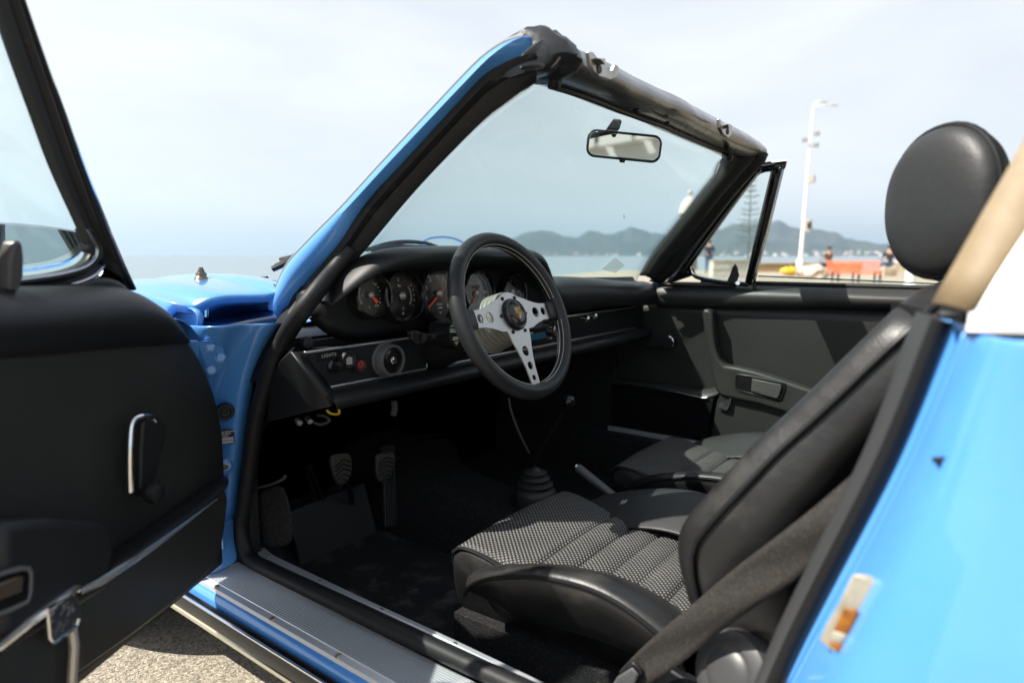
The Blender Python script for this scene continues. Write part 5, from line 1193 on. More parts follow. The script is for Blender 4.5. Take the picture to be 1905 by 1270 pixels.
# inner card, traced along its front edge
front = [sd(dr(*q)) for q in ((300, 588), (334, 622), (352, 640), (376, 680), (397, 728), (410, 780), (416, 830), (418, 885))]
card = []
FE = resample(crom([V((p.x, 0, p.z)) for p in front], 4), 22)
for p in FE:
    card.append([dl(p.x+.004, .070, p.z), dl(p.x, .084, p.z), dl(p.x+.012, .090, p.z)]+[dl(p.x+.012+(1.0-p.x)*k/8, .090-.004*math.sin(k/8*3.1), p.z) for k in range(1, 9)])
z0 = FE[-1].z
for z in (z0-.05, .43, .415): card.append([dl(FE[-1].x+.02, .07, z), dl(FE[-1].x+.02, .084, z), dl(FE[-1].x+.03, .088, z)]+[dl(FE[-1].x+.03+(1.0-FE[-1].x)*k/8, .088, z) for k in range(1, 9)])
grid('door_card', card, VINYL, door, solid=.004, angle=50)
# padded top roll
rt = []
tp_px = ((-60, 552), (0, 549), (60, 547), (130, 544), (190, 541), (232, 541), (262, 548), (290, 563), (318, 590), (342, 620), (353, 638))
bt_px = ((-60, 672), (0, 668), (60, 664), (130, 658), (190, 652), (240, 648), (280, 645), (310, 642), (330, 640), (345, 639), (352, 639))
TPp = resample(crom([dr(*q, d=.100) for q in tp_px], 5), 30); BTp = resample(crom([dr(*q, d=.096) for q in bt_px], 5), 30)
for a, b in zip(TPp, BTp):
    d = b-a; L_ = min(1, d.length/.06)
    rt.append([a-DN*.05+V((0, 0, .010)), a-DN*.018+V((0, 0, .010)), a+DN*.004+d*.04, a+DN*.020*L_+d*.18, a+DN*.028*L_+d*.42, a+DN*.024*L_+d*.68, a+DN*.012*L_+d*.9, b-DN*.002])
grid('door_top_roll', rt, DASHV, door, solid=.003, sub=1)
# window frame of the hinged quarter window
WD = .055
def wf(u, v, d=WD): return dr(u, v, d)
outer = [wf(*q) for q in ((18, -60), (38, 0), (75, 105), (115, 215), (150, 310), (188, 405), (205, 447), (228, 500), (246, 538))]
mid = [wf(*q) for q in ((2, -60), (22, 0), (58, 105), (97, 215), (130, 310), (166, 405), (182, 447), (205, 500), (232, 540))]
inn = [wf(*q) for q in ((-38, -60), (-14, 0), (22, 105), (62, 215), (97, 310), (140, 405), (158, 447), (160, 460), (156, 468))]
n_ = 26; OA, OB, OC = (resample(crom(k, 5), n_) for k in (outer, mid, inn))
vf = grid('quarter_window_frame', [[a-DN*.02, a, a.lerp(b, .5)+DN*.010, b+DN*.004] for a, b in zip(OA, OB)], SATIN, door, solid=.004, off=0, angle=40)
grid('frame_seal', [[b-DN*.01, b+DN*.008, b.lerp(c, .35)+DN*.016, b.lerp(c, .62)+DN*.004, b.lerp(c, .7)+DN*.010, b.lerp(c, .95)+DN*.008, c-DN*.004] for b, c in zip(OB, OC)], RUBBER, vf, solid=.004, off=0, angle=40)
tube('chrome_edge', [a+DN*.004 for a in OA], .0030, CHROME, vf, n=8)
tube('blue_edge', [a.lerp(b, .25)+DN*.006 for a, b in zip(OA[8:], OB[8:])], .0030, M('frame_edge_blue', (.05, .12, .20), .2, .6), vf, n=8)  # thin dark blue bead along the frame edge
# rounded lower corner
ci = [wf(*q) for q in ((150, 425), (166, 455), (168, 470), (160, 486), (140, 499), (100, 510), (60, 516), (0, 524), (-60, 530))]
co = [wf(*q) for q in ((178, 425), (196, 456), (197, 470), (188, 492), (168, 514), (125, 530), (70, 540), (0, 550), (-60, 556))]
CI, CO = resample(crom(ci, 6), 40), resample(crom(co, 6), 40)
grid('frame_seal', [[a-DN*.008, a+DN*.004, a.lerp(b, .22)+DN*.012, a.lerp(b, .45)+DN*.002, a.lerp(b, .8)+DN*.006, b+DN*.0] for a, b in zip(CI, CO)], SATIN, vf, solid=.004, off=0, angle=40)
tube('chrome_edge', [a+DN*.010 for a in CI], .0028, M('dull_chrome', (.42, .45, .48), .22, 1), vf, n=8)
tube('chrome_edge', [b+DN*.004 for b in CO], .0034, bpy.data.materials['dull_chrome'], vf, n=8)
prism('frame_gusset', [wf(*q, d=.050) for q in ((196, 440), (205, 447), (236, 520), (244, 540), (150, 540), (180, 512), (196, 480))], DN*.006, GLOSSB, vf, smooth=False)
grid('gusset_pad', [[wf(*q, d=.068) for q in r_] for r_ in (((110, 541), (150, 541), (200, 541), (238, 541)), ((128, 532), (165, 524), (200, 526), (230, 536)), ((150, 524), (180, 514), (204, 517), (222, 530)))], DASHV, vf, solid=.01, sub=1)
prism('window_glass', [wf(*q, d=.050) for q in ((-40, -60), (-12, 0), (24, 105), (64, 215), (99, 310), (142, 405), (160, 450), (168, 470), (156, 490), (100, 512), (0, 527), (-60, 534))], DN*.004, SIDE_GLASS, door, smooth=False)
lt = [dl(.46, .06, .9), dl(.44, .06, 1.1), dl(.425, .06, 1.30)]
tube('window_post', lt, .011, SATIN, door, n=10)
tube('frame_top', [OA[0]+DN*0, wf(0, -120, WD), lt[2]], .010, SATIN, door, n=8)
# quarter window catch
kx = [wf(*q, d=.078) for q in ((2, 450), (10, 446), (17, 455), (20, 480), (19, 515), (12, 535), (4, 545), (-8, 540), (-6, 480))]
prism('window_catch', kx, DN*.018, M('catch_dark', (.035, .03, .028), .4), door, bevel=.005, seg=3)
# exterior mirror seen through the quarter window
mx_n = V((-.32, -1, .14)).normalized(); M0 = at(62, 462, y=.40)
def ext(u, v, o=0): return at(u, v, n=mx_n, p=M0+mx_n*o)
mpx = ((-110, 424), (-60, 415), (0, 413), (60, 417), (110, 423), (150, 430), (158, 436), (158, 452), (150, 470), (128, 486), (90, 496), (40, 503), (-40, 506), (-100, 503), (-125, 480), (-125, 440))
mf = prism('door_mirror', [ext(*q, .0) for q in mpx], -mx_n*.030, CHROME, door, smooth_outline=4, bevel=.005)
prism('mirror_face', [ext(*q, .001) for q in ((-106, 428), (-60, 420), (0, 418), (60, 422), (110, 428), (146, 435), (150, 440), (148, 452), (136, 462), (118, 474), (90, 484), (40, 492), (-40, 498), (-98, 496), (-118, 476), (-118, 442))], mx_n*.002, MIRROR, mf, smooth_outline=4, smooth=False)
tube('mirror_foot', [ext(-20, 506, -.02), ext(-10, 530, -.02), ext(0, 560, -.03)], .012, CHROME, mf, n=10)
# window winder
wm = sd(dr(266, 800, .10))
wa = [dr(*q, d=.106) for q in ((247, 783), (254, 777), (270, 775), (284, 778), (292, 788), (293, 802), (286, 830), (276, 870), (268, 902), (260, 912), (246, 914), (243, 906), (243, 870), (244, 830))]
wd = prism('window_winder', wa, DN*.016, DASHV, door, bevel=.004, seg=3)
cx = [dr(*q, d=.1235) for q in ((243, 915), (242, 880), (242, 840), (244, 800), (248, 784), (256, 777), (270, 774.5), (284, 777), (289, 783))]
tube('chrome_edge', cx, .0042, CHROME, wd, n=8, cr=4)
lathe('winder_knob', [(.005, -.012), (.007, .0), (.0135, .006), (.0150, .014), (.0135, .022), (.009, .024), (0, .0245)], DASHV, wd, mtx=frame(dr(269, 916, .124), DN), n=22)
# armrest, pocket and lid
ar = [dr(*q, d=.094) for q in ((-80, 965), (0, 958), (30, 958), (80, 963), (120, 967), (138, 972), (150, 984), (152, 1000), (146, 1040), (138, 1092), (100, 1112), (40, 1148), (0, 1172), (-80, 1220))]
ao = prism('armrest', ar, DN*.052, DASHV, door, bevel=.012, seg=4)
rc = [dr(*q, d=.147) for q in ((-30, 1080), (10, 1064), (40, 1056), (52, 1057), (56, 1066), (55, 1100), (50, 1118), (20, 1132), (-30, 1150))]
prism('handle_recess', rc, DN*.0016, GLOSSB, ao, bevel=.0006)
tube('recess_rim', rc, .0030, M('rim_grey', (.10, .10, .10), .35), ao, closed=True, n=6)
prism('door_pull', [dr(*q, d=.149) for q in ((-30, 1094), (22, 1074), (40, 1070), (36, 1100), (-30, 1124))], DN*.004, M('pull_bronze', (.12, .09, .06), .35, .6), ao, bevel=.002)
tube('armrest_trim', [dr(*q, d=.150) for q in ((-60, 1236), (0, 1199), (50, 1160), (100, 1124), (138, 1096), (144, 1094))], .0052, CHROME, ao, n=8)
# pocket: padded lid edge on top and front face
pk = []
ptop = ((146, 1060), (180, 1042), (230, 1010), (280, 975), (330, 940), (372, 910), (398, 890), (414, 881), (424, 886))
pmid = ((150, 1094), (184, 1078), (234, 1046), (284, 1012), (334, 976), (376, 944), (402, 922), (420, 906), (426, 898))
for a, b in zip(resample(crom([dr(*q, d=.098) for q in ptop], 5), 26), resample(crom([dr(*q, d=.150) for q in pmid], 5), 26)):
    pk.append([a-DN*.008+V((0, 0, -.006)), a+V((0, 0, 0)), a.lerp(b, .4)+V((0, 0, .006)), a.lerp(b, .8)+V((0, 0, .003)), b, b+V((0, 0, -.010))-DN*.004])
po = grid('door_pocket', pk, DASHV, door, solid=.004, sub=1)
pf_ = [dr(*q, d=lerp(.150, .120, max(0, min(1, (q[1]-1140+(q[0]-150)*.68)/150+.5)))) for q in ((148, 1102), (184, 1084), (234, 1052), (284, 1018), (334, 982), (376, 950), (402, 929), (421, 912), (424, 930), (420, 975), (413, 1015), (400, 1048), (372, 1080), (340, 1108), (250, 1178), (146, 1252))]
prism('pocket_front', pf_, -DN*.02, VINYL, po, bevel=.004)
tube('pocket_trim', [dr(*q, d=.152) for q in ((146, 1101), (184, 1083), (234, 1051), (284, 1017), (334, 981), (376, 949), (402, 929))], .0042, M('trim_soft', (.62, .64, .66), .22, 1), po, n=8, scale=[1, 1.3, 1.2, 1, .8, .5, .4])
prism('rear_pocket', [dr(*q, d=.140) for q in ((-80, 1258), (0, 1212), (60, 1168), (90, 1150), (134, 1130), (138, 1170), (134, 1262), (130, 1340), (-80, 1420))], -DN*.02, VINYL, door, bevel=.004)
tg = prism('pocket_tab', [dr(*q, d=.152) for q in ((86, 1128), (140, 1098), (146, 1150), (140, 1158), (100, 1192), (94, 1190))], DN*.003, M('tab_print', (.025, .025, .027), .35, vary=((.22, .22, .23), 130, .52, .66)), door, bevel=.001, smooth=False)
tube('tab_trim', [dr(*q, d=.155) for q in ((87, 1130), (92, 1186), (100, 1197), (142, 1164), (146, 1150))], .0024, CHROME, tg, n=6)
tube('pocket_edge', [dr(*q, d=.152) for q in ((134, 1170), (138, 1200), (134, 1270), (130, 1340))], .0055, M('edge_cream', (.45, .42, .36), .3, .6), door, n=8)
# gap filler: bright edge of the blue door below the card
prism('door_bottom', [dl(.02, .02, .44), dl(1.0, .02, .44), dl(1.0, .065, .444), dl(.02, .065, .444)], V((0, 0, .01)), BLUE, door, smooth=False)

# ------------------------------------------------------------------ passenger's door, shut
PX = .68
def pd(u, v, x=PX): return at(u, v, x=x)
pshell = [[V((x, y, z)) for x, z in ((.70, .875), (.745, .872), (.775, .80), (.795, .66), (.79, .50), (.775, .36), (.70, .345))] for y in (.42, .2, 0, -.3, -.6, -.78)]
pdoor = grid('passenger_door', pshell, BLUE, car, solid=.003, sub=1); pdoor['label'] = 'passenger door, shut'
grid('door_card', [[V((PX+.003*math.sin(j*.9), y, z)) for j, z in enumerate((.345, .40, .50, .60, .70, .78, .815))] for y in [.42-1.2*i/16 for i in range(17)]], VINYL, pdoor, solid=.006, off=1)
rows = []
for i in range(31):
    y = .155-.95*i/30; e = ss(0, .06, i/30)
    zt = .872-.002*i/30; zb = .797+.026*ss(0, .75, i/30)
    rows.append([V((.735, y, zt+.006)), V((.70, y, zt+.008)), V((.672, y, zt+.004)), V((.655, y, zt-.008)), V((.645, y, lerp(zt, zb, .35))), V((.644, y, lerp(zt, zb, .62))), V((.652, y, lerp(zt, zb, .88))), V((.668, y, zb-.002)), V((.684, y, zb-.004))])
grid('door_top_roll', rows, VINYL, pdoor, solid=.003, sub=1)
tube('glass_wiper_strip', [V((.700, .02, .884)), V((.700, -.78, .882))], .006, RUBBER, pdoor, n=8)
grid('belt_panel', [[V((.655, y, .878)), V((.70, y, .882)), V((.735, y, .880))] for y in (.17, .1, -.10)], VINYL, pdoor, solid=.008)
# window glass, wound almost fully down
prism('window_glass', [V((.705, -.155, .86)), V((.705, -.78, .86)), V((.705, -.78, .887)), V((.705, -.45, .897)), V((.705, -.155, .904))], (.004, 0, 0), SIDE_GLASS, pdoor, smooth=False)
tube('glass_edge', [V((.707, -.155, .9045)), V((.707, -.45, .8975)), V((.707, -.78, .8875))], .0022, M('glass_edge_green', (.02, .06, .05), .15), pdoor, n=6)
lathe('lock_button', [(.006, -.03), (.006, -.002), (.0035, 0), (.0032, .018), (.0052, .021), (.0052, .026), (0, .027)], GLOSSB, pdoor, mtx=frame(at(1404, 529, x=.665), (0, 0, 1), (0, 1, 0)), n=14)
# quarter window
def pv_(u, v, x0=.655): return pir(u, v, x0)
vfl_o = [pv_(*q) for q in ((1236, 530), (1252, 508), (1272, 482), (1318, 420), (1364, 358), (1400, 312), (1412, 300))]
vfl_i = [pv_(*q) for q in ((1290, 512), (1284, 500), (1290, 486), (1328, 432), (1370, 374), (1404, 330), (1416, 318))]
qf = grid('quarter_window_frame', [[a+V((.012, 0, 0)), a, a.lerp(b, .3)+V((-.008, -.004, 0)), a.lerp(b, .55)+V((-.002, -.002, 0)), a.lerp(b, .85)+V((-.008, -.004, 0)), b, b+V((.010, 0, 0))] for a, b in zip(resample(crom(vfl_o, 5), 24), resample(crom(vfl_i, 5), 24))], GLOSSB, pdoor, solid=.004, off=0, angle=40)
tube('chrome_edge', [p+V((-.006, -.003, 0)) for p in resample(crom(vfl_i, 5), 24)[2:]], .0026, bpy.data.materials['dull_chrome'], qf, n=6)
tube('lower_frame', [pv_(*q) for q in ((1286, 500), (1292, 512), (1306, 518), (1330, 523), (1362, 527), (1392, 529))], .0072, GLOSSB, qf, n=10, cr=4)
tube('lower_bead', [pv_(*q, x0=.648) for q in ((1284, 496), (1289, 508), (1304, 514), (1330, 519), (1362, 522.5), (1386, 524))], .0030, CHROME, qf, n=8, cr=4)
pa_, pb_ = [pv_(*q) for q in ((1437, 318), (1411, 425), (1388, 526))], [pv_(*q) for q in ((1458, 306), (1430, 420), (1401, 529))]
grid('window_post', [[a+V((.012, 0, 0)), a+V((-.002, 0, 0)), a.lerp(b, .32)+V((-.006, 0, 0)), a.lerp(b, .38)+V((.002, 0, 0)), a.lerp(b, .55)+V((.002, 0, 0)), a.lerp(b, .62)+V((-.006, 0, 0)), b+V((-.004, 0, 0)), b+V((.012, 0, 0))] for a, b in zip(resample(pa_, 10), resample(pb_, 10))], GLOSSB, qf, solid=.003, off=0, angle=30)
tube('post_bead', [p+V((-.006, 0, 0)) for p in pa_], .0024, CHROME, qf, n=6)
tube('post_bead', [p+V((-.006, 0, 0)) for p in pb_], .0030, CHROME, qf, n=6)
grid('top_frame', [[pv_(1404, 316), pv_(1418, 308), pv_(1440, 305), pv_(1464, 300)], [pv_(1408, 326), pv_(1424, 320), pv_(1440, 318), pv_(1460, 314)]], GLOSSB, qf, solid=.012, off=0)
tube('top_bead', [pv_(*q, x0=.648) for q in ((1416, 305), (1440, 302), (1465, 299))], .0040, CHROME, qf, n=8)
prism('quarter_glass', [pv_(*q, x0=.662) for q in ((1284, 500), (1290, 486), (1328, 432), (1370, 374), (1404, 330), (1420, 319), (1437, 318), (1411, 425), (1388, 526), (1330, 521), (1300, 514))], (.004, 0, 0), SIDE_GLASS, qf, smooth=False)
kc = prism('window_catch', [pv_(*q, x0=.640) for q in ((1352, 522), (1357, 512), (1362, 497), (1367, 490), (1371, 497), (1374, 512), (1370, 524), (1362, 527))], (.010, 0, 0), M('catch_black', (.03, .028, .027), .4), qf, bevel=.003)
lathe('catch_pivot', [(.008, -.01), (.008, .006), (.006, .008), (0, .008)], CHROME, qf, mtx=frame(pv_(1372, 527, x0=.640), (-1, -.4, .2)), n=14)
# grab handle and armrest
gh = [pd(*q, x=.664) for q in ((1314, 576), (1320, 573), (1330, 574), (1334, 582), (1336, 615), (1340, 645), (1346, 664), (1356, 676), (1378, 679), (1410, 686), (1460, 701), (1520, 722), (1600, 750), (1720, 796), (1720, 850), (1600, 812), (1520, 784), (1466, 762), (1420, 748), (1350, 733), (1340, 722), (1332, 690), (1324, 650), (1318, 610))]
ga_ = prism('armrest', gh, (-.044, 0, 0), VINYL, pdoor, bevel=.010, seg=4)
rcp = [pd(*q, x=.6195) for q in ((1370, 700), (1374, 696), (1395, 699), (1452, 711), (1461, 714), (1461, 722), (1454, 742), (1448, 744), (1400, 732), (1374, 726), (1369, 720))]
prism('latch_recess', rcp, (-.0012, 0, 0), GLOSSB, ga_, bevel=.0004)
tube('recess_rim', [p+V((-.001, 0, 0)) for p in rcp], .0026, SATIN, ga_, closed=True, n=6)
lv = prism('latch_lever', [pd(*q, x=.617) for q in ((1400, 704), (1454, 715), (1455, 720), (1448, 739), (1444, 740), (1398, 727))], (-.006, 0, 0), M('lever_grey', (.06, .06, .055), .5), ga_, bevel=.0015)
for k in range(6):
    f = (k+.7)/6.4; a_ = pd(1400, 704, x=.6105).lerp(pd(1398, 727, x=.6105), f); b_ = pd(1454, 715, x=.6105).lerp(pd(1449, 738, x=.6105), f); tube('lever_rib', [a_, b_], .0011, SATIN, lv, n=5)
# lower pockets
ledge = []
for a, b in zip(resample([pd(*q, x=.672) for q in ((1140, 702), (1200, 708), (1260, 715), (1300, 722), (1322, 722), (1338, 716))], 20), resample([pd(*q, x=.632) for q in ((1140, 711), (1200, 718), (1260, 727), (1305, 737), (1326, 735), (1343, 725))], 20)):
    ledge.append([a, a.lerp(b, .5)+V((0, 0, .004)), b, b+V((0, 0, -.008)), b+V((.006, 0, -.012))])
pp = grid('door_pocket', ledge, VINYL, pdoor, solid=.003, sub=1)
prism('pocket_front', [pd(*q, x=.636) for q in ((1138, 715), (1200, 722), (1260, 731), (1306, 742), (1328, 740), (1322, 770), (1314, 818), (1240, 806), (1138, 788))], (.03, 0, 0), GLOSSB, pp, bevel=.004)
tube('pocket_bead', [pd(*q, x=.629) for q in ((1140, 713), (1200, 720), (1260, 729.5), (1306, 739.5), (1316, 739))], .0022, bpy.data.materials['dull_chrome'], pp, n=6)
pr = prism('rear_pocket', [pd(*q, x=.640) for q in ((1336, 732), (1345, 730), (1400, 745), (1466, 764), (1560, 792), (1700, 834), (1700, 900), (1560, 880), (1400, 848), (1322, 828), (1328, 780))], (.03, 0, 0), VINYL, pdoor, bevel=.004)
tube('pocket_trim', [pd(*q, x=.634) for q in ((1336, 726), (1345, 727.5), (1400, 741), (1466, 759), (1560, 787), (1700, 829))], .0045, CHROME, pr, n=8)
tb = prism('pocket_tab', [pd(*q, x=.632) for q in ((1340, 733), (1358, 736), (1357, 756), (1352, 763), (1344, 762), (1335, 757))], (-.003, 0, 0), M('tab_dark', (.02, .02, .022), .4, vary=((.07, .07, .075), 120, .5, .65)), pr, bevel=.001)
tube('tab_trim', [pd(*q, x=.6285) for q in ((1359, 738), (1357, 757), (1353, 764))], .0020, CHROME, tb, n=6)
# winder
pw = prism('window_winder', [pd(*q, x=.650) for q in ((1193, 638), (1200, 635), (1228, 629), (1240, 625), (1249, 627), (1253, 634), (1252, 643), (1246, 647), (1232, 646), (1205, 645), (1196, 646))], (-.012, 0, 0), DASHV, pdoor, bevel=.003)
tube('chrome_edge', [pd(*q, x=.637) for q in ((1240, 625.5), (1248, 627), (1252.5, 634), (1251.5, 643), (1245, 647))], .0020, CHROME, pw, n=6, cr=3)
lathe('winder_knob', [(.006, -.012), (.006, .002), (.010, .008), (.011, .015), (.009, .021), (0, .022)], SATIN, pw, mtx=frame(pd(1200, 640, x=.638), (-1, 0, 0)), n=16)
lathe('winder_boss', [(.016, -.03), (.013, -.01), (0, -.01)], SATIN, pw, mtx=frame(pd(1243, 636, x=.638), (-1, 0, 0)), n=16)

# ------------------------------------------------------------------ seats
SX = -.338
def build_seat():
    # base and side panel of the cushion: driver's outer bolster traced, inner mirrored
    xo = -.565
    ridge_px = ((866, 1082), (872, 1068), (890, 1058), (930, 1053), (1000, 1053), (1060, 1060), (1110, 1074), (1160, 1098), (1205, 1127), (1250, 1160), (1290, 1192))
    seam_px = ((868, 1104), (876, 1090), (896, 1079), (932, 1072), (1000, 1071), (1060, 1081), (1108, 1096), (1154, 1120), (1196, 1150), (1236, 1184), (1270, 1215))
    bot_px = ((884, 1126), (905, 1150), (928, 1170), (952, 1190), (1000, 1206), (1060, 1226), (1110, 1242), (1160, 1262), (1210, 1280), (1250, 1298), (1280, 1310))
    n_ = 26
    RG = resample(crom([at(*q, x=-.542) for q in ridge_px], 5), n_); SM = resample(crom([at(*q, x=xo) for q in seam_px], 5), n_); BT = resample(crom([at(*q, x=xo) for q in bot_px], 5), n_)
    rows = []
    for i, (r_, s_, b) in enumerate(zip(RG, SM, BT)):
        b = V((b.x+.03, b.y, max(b.z, .30))); f = i/(n_-1); e = min(1, f*6)
        rows.append([V((SX-.03, r_.y, b.z)), b, b.lerp(s_, .45)+V((-.006*e, 0, 0)), b.lerp(s_, .9)+V((-.010*e, 0, 0)), s_+V((-.002, 0, 0)), r_.lerp(s_, .5)+V((-.006, 0, .006)), r_+V((.004, 0, .001)), r_+V((.026, 0, -.004)), r_+V((.058, 0, -.022)), V((SX-.10, r_.y, r_.z-.045))])
    rows.insert(0, [p.lerp(V((SX-.12, p.y+.012, p.z)), .25)+V((0, .010, 0)) for p in rows[0]])
    seat = grid('seat', rows, LEATHER2, car, solid=.003, caps=False, sub=1)
    tube('piping', [s_+V((-.005, 0, 0)) for s_ in SM], .0034, SATIN, seat, n=8)
    mirr = lambda p: V((2*SX-p.x, p.y, p.z))
    grid('bolster', [[mirr(p) for p in r_] for r_ in rows], LEATHER, seat, solid=.003, sub=1)
    tube('piping', [mirr(s_+V((-.005, 0, 0))) for s_ in SM], .0034, SATIN, seat, n=8)
    # woven centre panel with stitched pleats
    def zc(f): return .452-.012*math.sin(f*math.pi)+.000*f-.030*f*f
    rows = []; M_ = 70; K_ = 28; yfr = .004; LC = .44
    for i in range(M_+1):
        f = i/M_; y = yfr-LC*f; row = []
        for j in range(K_+1):
            s_ = -1+2*j/K_; hw = .172-.020*f; x = SX+s_*hw
            g_ = 0
            for k in range(5):
                g_ -= .0050*math.exp(-((f-(.36+.125*k))/.009)**2)
            z = zc(f)+.006*(1-s_*s_)+.0035*(abs(math.sin(math.pi*(f-.36)/.125)) if f > .36 else .8*math.sin(math.pi*f/.36))+g_-.020*max(0, abs(s_)-.9)*10*ss(.08, .3, f)*.4
            z -= .016*math.exp(-f/.022)
            row.append(V((x, y+.004*math.exp(-f/.02)*(1-s_*s_), z)))
        rows.append(row)
    grid('cushion_centre', rows, WEAVE, seat, uv=lambda i, j: ((-1+2*j/K_)*.17, LC*i/M_), solid=.012, off=-1 if True else 1)
    # leather front and flanks under the woven panel
    fr_ = []
    for j in range(K_+1):
        s_ = -1+2*j/K_; x = SX+s_*.172; a_ = rows[0][j]
        fr_.append([a_+V((0, -.004, -.002)), a_+V((0, .008, -.010)), V((x*.99+SX*.01, .016, .415)), V((SX+s_*.166, .008, .372)), V((SX+s_*.155, -.02, .335)), V((SX+s_*.15, -.05, .31))])
    grid('cushion_front', fr_, LEATHER, seat, solid=.003, sub=1)
    for sg in (-1, 1):
        fl_ = []
        for i in range(0, M_+1, 3):
            a_ = rows[i][0 if sg < 0 else K_]
            fl_.append([a_+V((-sg*.003, 0, -.002)), a_+V((sg*.006, 0, -.010)), V((a_.x+sg*.008, a_.y, .40)), V((a_.x-sg*.002, a_.y, .34)), V((a_.x-sg*.02, a_.y, .31))])
        grid('cushion_flank', fl_, LEATHER2 if sg < 0 else LEATHER, seat, solid=.003, sub=1)
        tube('piping', [rows[i][0 if sg < 0 else K_]+V((sg*.003, 0, -.004)) for i in range(0, M_+1, 2)], .003, SATIN, seat, n=6)
    tube('piping', [rows[0][j]+V((0, .006, -.006)) for j in range(K_+1)], .003, SATIN, seat, n=6)
    # backrest: sections up the back
    sil = [at(*q, x=-.548) for q in ((1296, 1190), (1280, 1120), (1266, 1060), (1260, 1020), (1264, 985), (1284, 955), (1318, 916), (1358, 872), (1400, 826), (1452, 778), (1510, 722), (1570, 662), (1622, 612), (1660, 572), (1690, 549), (1716, 536))]
    SI = resample(crom(sil, 5), 26)
    rows = []; seam = []; seam2 = []
    for i, p in enumerate(SI):
        f = i/25; w_ = .222+.022*math.sin(min(1, f*1.6)*math.pi)*(1-f)+.0-.030*f**2.2; 
        if f > .88: w_ *= math.sqrt(max(.08, 1-((f-.88)/.125)**2))
        dp = .155-.045*f; yb = p.y-dp; z = p.z; br = .030
        lean = V((0, -.18, 0))
        def q(x, y, dz=0): return V((SX+x, y, z+dz))
        row = [q(-w_*.45, p.y-.040), q(-w_+.060, p.y-.026), q(-w_+.034, p.y-.004, .004), q(-w_+.014, p.y-.002, .006), q(-w_+.002, p.y-.014, .002), q(-w_-.003, p.y-.030), q(-w_-.006, p.y-.036), q(-w_-.010, p.y-.07), q(-w_-.004, lerp(p.y, yb, .8)), q(-w_+.03, yb-.006), q(0, yb-.016),
               q(w_-.03, yb-.006), q(w_+.004, lerp(p.y, yb, .8)), q(w_+.010, p.y-.07), q(w_+.006, p.y-.036), q(w_+.003, p.y-.030), q(w_-.002, p.y-.014, .002), q(w_-.014, p.y-.002, .006), q(w_-.034, p.y-.004, .004), q(w_-.060, p.y-.026), q(w_*.45, p.y-.040), q(0, p.y-.044)]
        rows.append(row); seam.append(row[6]+V((-.003, .002, 0))); seam2.append(row[14]+V((.003, .002, 0)))
    bk = grid('backrest', rows, LEATHER2, seat, closed=True, caps=True, sub=2)
    tube('piping', seam[:-1], .0036, SATIN, seat, n=8); tube('piping', seam2[:-1], .0036, SATIN, seat, n=8)
    # gathered stitching near the top
    gs = []
    for k in range(11):
        f = k/10; a_ = rows[23][2].lerp(rows[23][6], f)+V((-.004, .003, .004)); gs.append(boxgeo(a_-V((.0012, .0010, .005)), a_+V((.0012, .0010, .005))))
    st_ = raw('stitching', *bundle(gs), SATIN, seat, smooth=False); st_['kind'] = 'stuff'
    # headrest, swivelled outwards on its post
    hc = at(1739, 374, x=-.345); hn = V((-.74, .67, .0)).normalized(); hm_ = frame(hc, hn)
    def hl(a, rx, ry, z):
        out_ = []
        for k in range(40):
            t_ = 2*math.pi*k/40; c_, s_ = math.cos(t_), math.sin(t_); e = 2/2.12
            out_.append(hm_ @ V((rx*a*abs(c_)**e*(1 if c_ > 0 else -1), ry*a*abs(s_)**e*(1 if s_ > 0 else -1)-.004*a*(1 if s_ < 0 else 0), z)))
        return out_
    RX, RY = .0855, .0925
    face = [hl(a, RX, RY, z) for a, z in ((.02, .0185), (.3, .018), (.6, .0165), (.82, .012), (.93, .006), (.985, -.001), (1.0, -.006))]
    hr = grid('headrest', face+[hl(a, RX, RY, z) for a, z in ((1.0, -.009), (1.005, -.014), (.99, -.022), (.93, -.032), (.80, -.039), (.5, -.043), (.02, -.044))], LEATHER, seat, closed=True, caps=True, sub=1)
    tube('piping', hl(1.005, RX, RY, -.008), .0042, SATIN, hr, n=8, closed=True)
    pz = hc+V((.02, -.02, -.088)); tube('headrest_post', [pz+V((0, 0, .03)), pz+V((-.004, -.004, -.10))], .0072, CHROME, hr, n=12)
    # rails
    box('seat_rail', (SX-.200, -.46, .235), (SX-.172, .02, .262), SATIN, seat, .002); box('seat_rail', (SX+.172, -.46, .235), (SX+.20, .02, .262), SATIN, seat, .002)
    prism('seat_base', [V((SX-.18, .0, .26)), V((SX+.18, .0, .26)), V((SX+.17, -.44, .26)), V((SX-.17, -.44, .26))], (0, 0, .06), CARPET, seat, smooth=False)
    rv = prism('recliner_cover', [V((-.572, -.415, .42)), V((-.572, -.50, .40)), V((-.572, -.54, .33)), V((-.572, -.50, .28)), V((-.572, -.40, .30))], (.02, 0, 0), SATIN, seat, bevel=.004)
    return seat
seat = build_seat(); seat['label'] = 'driver seat'
s2 = seat.copy(); COL.objects.link(s2); s2.location = (.645, .022, -.026); s2['label'] = 'passenger seat'
for c_ in [o for o in bpy.data.objects if o.parent == seat]:
    k = c_.copy(); COL.objects.link(k); k.parent = s2
    # the passenger's backrest leans further back and its headrest stays down behind the driver's
    for g_ in [o for o in bpy.data.objects if o.parent == c_]:
        k2 = g_.copy(); COL.objects.link(k2); k2.parent = s2; 
for o in [o for o in bpy.data.objects if o.parent == s2 and o.name.split('.')[0] in ('headrest', 'headrest_post')]: pass

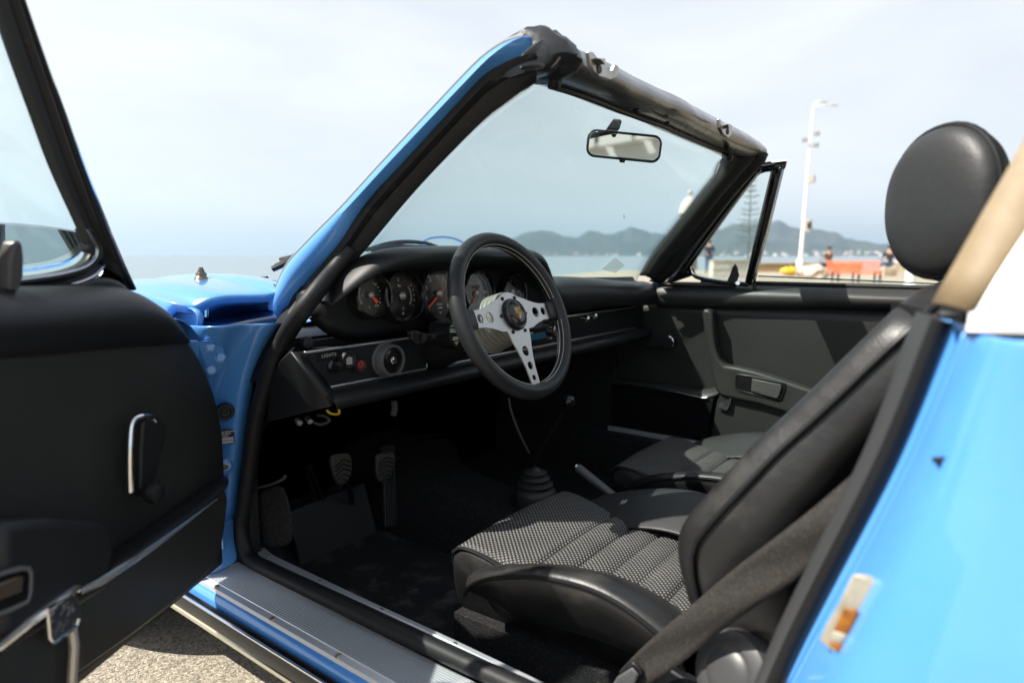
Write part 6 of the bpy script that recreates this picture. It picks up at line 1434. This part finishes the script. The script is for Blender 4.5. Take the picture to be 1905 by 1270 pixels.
# ------------------------------------------------------------------ belts, rear side trim
bl = [at(*q, x=x) for q, x in (((1660, 842), -.634), ((1604, 868), -.634), ((1520, 938), -.630), ((1440, 1000), -.626), ((1360, 1062), -.622), ((1290, 1122), -.616), ((1222, 1178), -.608), ((1176, 1222), -.604), ((1150, 1250), -.60))]
br_ = [at(*q, x=x) for q, x in (((1660, 960), -.642), ((1606, 982), -.640), ((1530, 1040), -.636), ((1462, 1090), -.632), ((1400, 1132), -.628), ((1330, 1184), -.622), ((1262, 1236), -.614), ((1216, 1272), -.610), ((1190, 1300), -.606))]
BA, BB = resample(crom(bl, 5), 40), resample(crom(br_, 5), 40)
sb = grid('seat_belt', [[a.lerp(b, k/6)+V((-.002*math.sin(k/6*math.pi)-.004*(k == 3)*0+.0025*math.sin(i*.35+k), 0, 0)) for k in range(7)] for i, (a, b) in enumerate(zip(BA, BB))], BELT, car, solid=.002)
bc = prism('belt_bracket', [at(*q, x=-.612) for q in ((1168, 1232), (1180, 1226), (1192, 1236), (1200, 1250), (1180, 1275), (1150, 1290), (1140, 1270))], (-.006, 0, 0), SATIN, car, bevel=.003)
prism('bracket_cover', [at(*q, x=-.620) for q in ((1150, 1256), (1178, 1238), (1190, 1252), (1180, 1280), (1150, 1300), (1130, 1290))], (-.005, 0, 0), M('grey_web', (.06, .062, .065), .6, bumps=(('voronoi', 350, .5, .001),)), bc, bevel=.003)
rl = lathe('reel_cover', [(.052, -.03), (.053, -.004), (.049, .006), (.036, .011), (.030, .0105), (.027, .013), (.012, .015), (0, .0152)], M('reel_grey', (.045, .045, .047), .4), car, mtx=frame(at(1362, 1252, x=-.60), (-.86, .30, .35)), n=36)
# inner rear side panel behind the seat and belt guide
grid('rear_side_trim', [[a+V((.016, .0, 0)), a+V((.05, -.06, 0)), V((-.64, -.86, a.z)), V((-.62, -1.05, a.z))] for a in QA], CARPET, car, solid=.006)
prism('belt_guide', [at(*q, x=-.668) for q in ((1738, 606), (1748, 592), (1754, 604), (1748, 640), (1740, 668), (1730, 690), (1716, 694), (1711, 684), (1722, 662), (1734, 640))], (.012, 0, 0), SATIN, car, bevel=.003, seg=3)
tube('belt_slot', [at(1726, 668, x=-.672), at(1718, 684, x=-.672)], .004, M('belt_guide_grey', (.07, .07, .075), .4), car, n=6)
prism('pillar_top_trim', [at(*q, x=-.676) for q in ((1742, 578), (1800, 580), (1796, 606), (1778, 640), (1752, 700), (1738, 690), (1752, 640))], (.015, 0, 0), SATIN, car, bevel=.003)
box('rear_bulkhead', (-.62, -1.06, .2), (.62, -1.02, .84), CARPET, car, .01)
grid('rear_side_trim', [[V((x, y, z)) for z in (.25, .45, .65, .87)] for x, y in ((.66, -.74), (.65, -.9), (.62, -1.05))], VINYL, car, solid=.006)

# ------------------------------------------------------------------ keep to thing > part > sub-part
def depth(o):
    d = 0
    while o.parent: d += 1; o = o.parent
    return d
for o in list(bpy.data.objects):
    while depth(o) > 2: o.parent = o.parent.parent
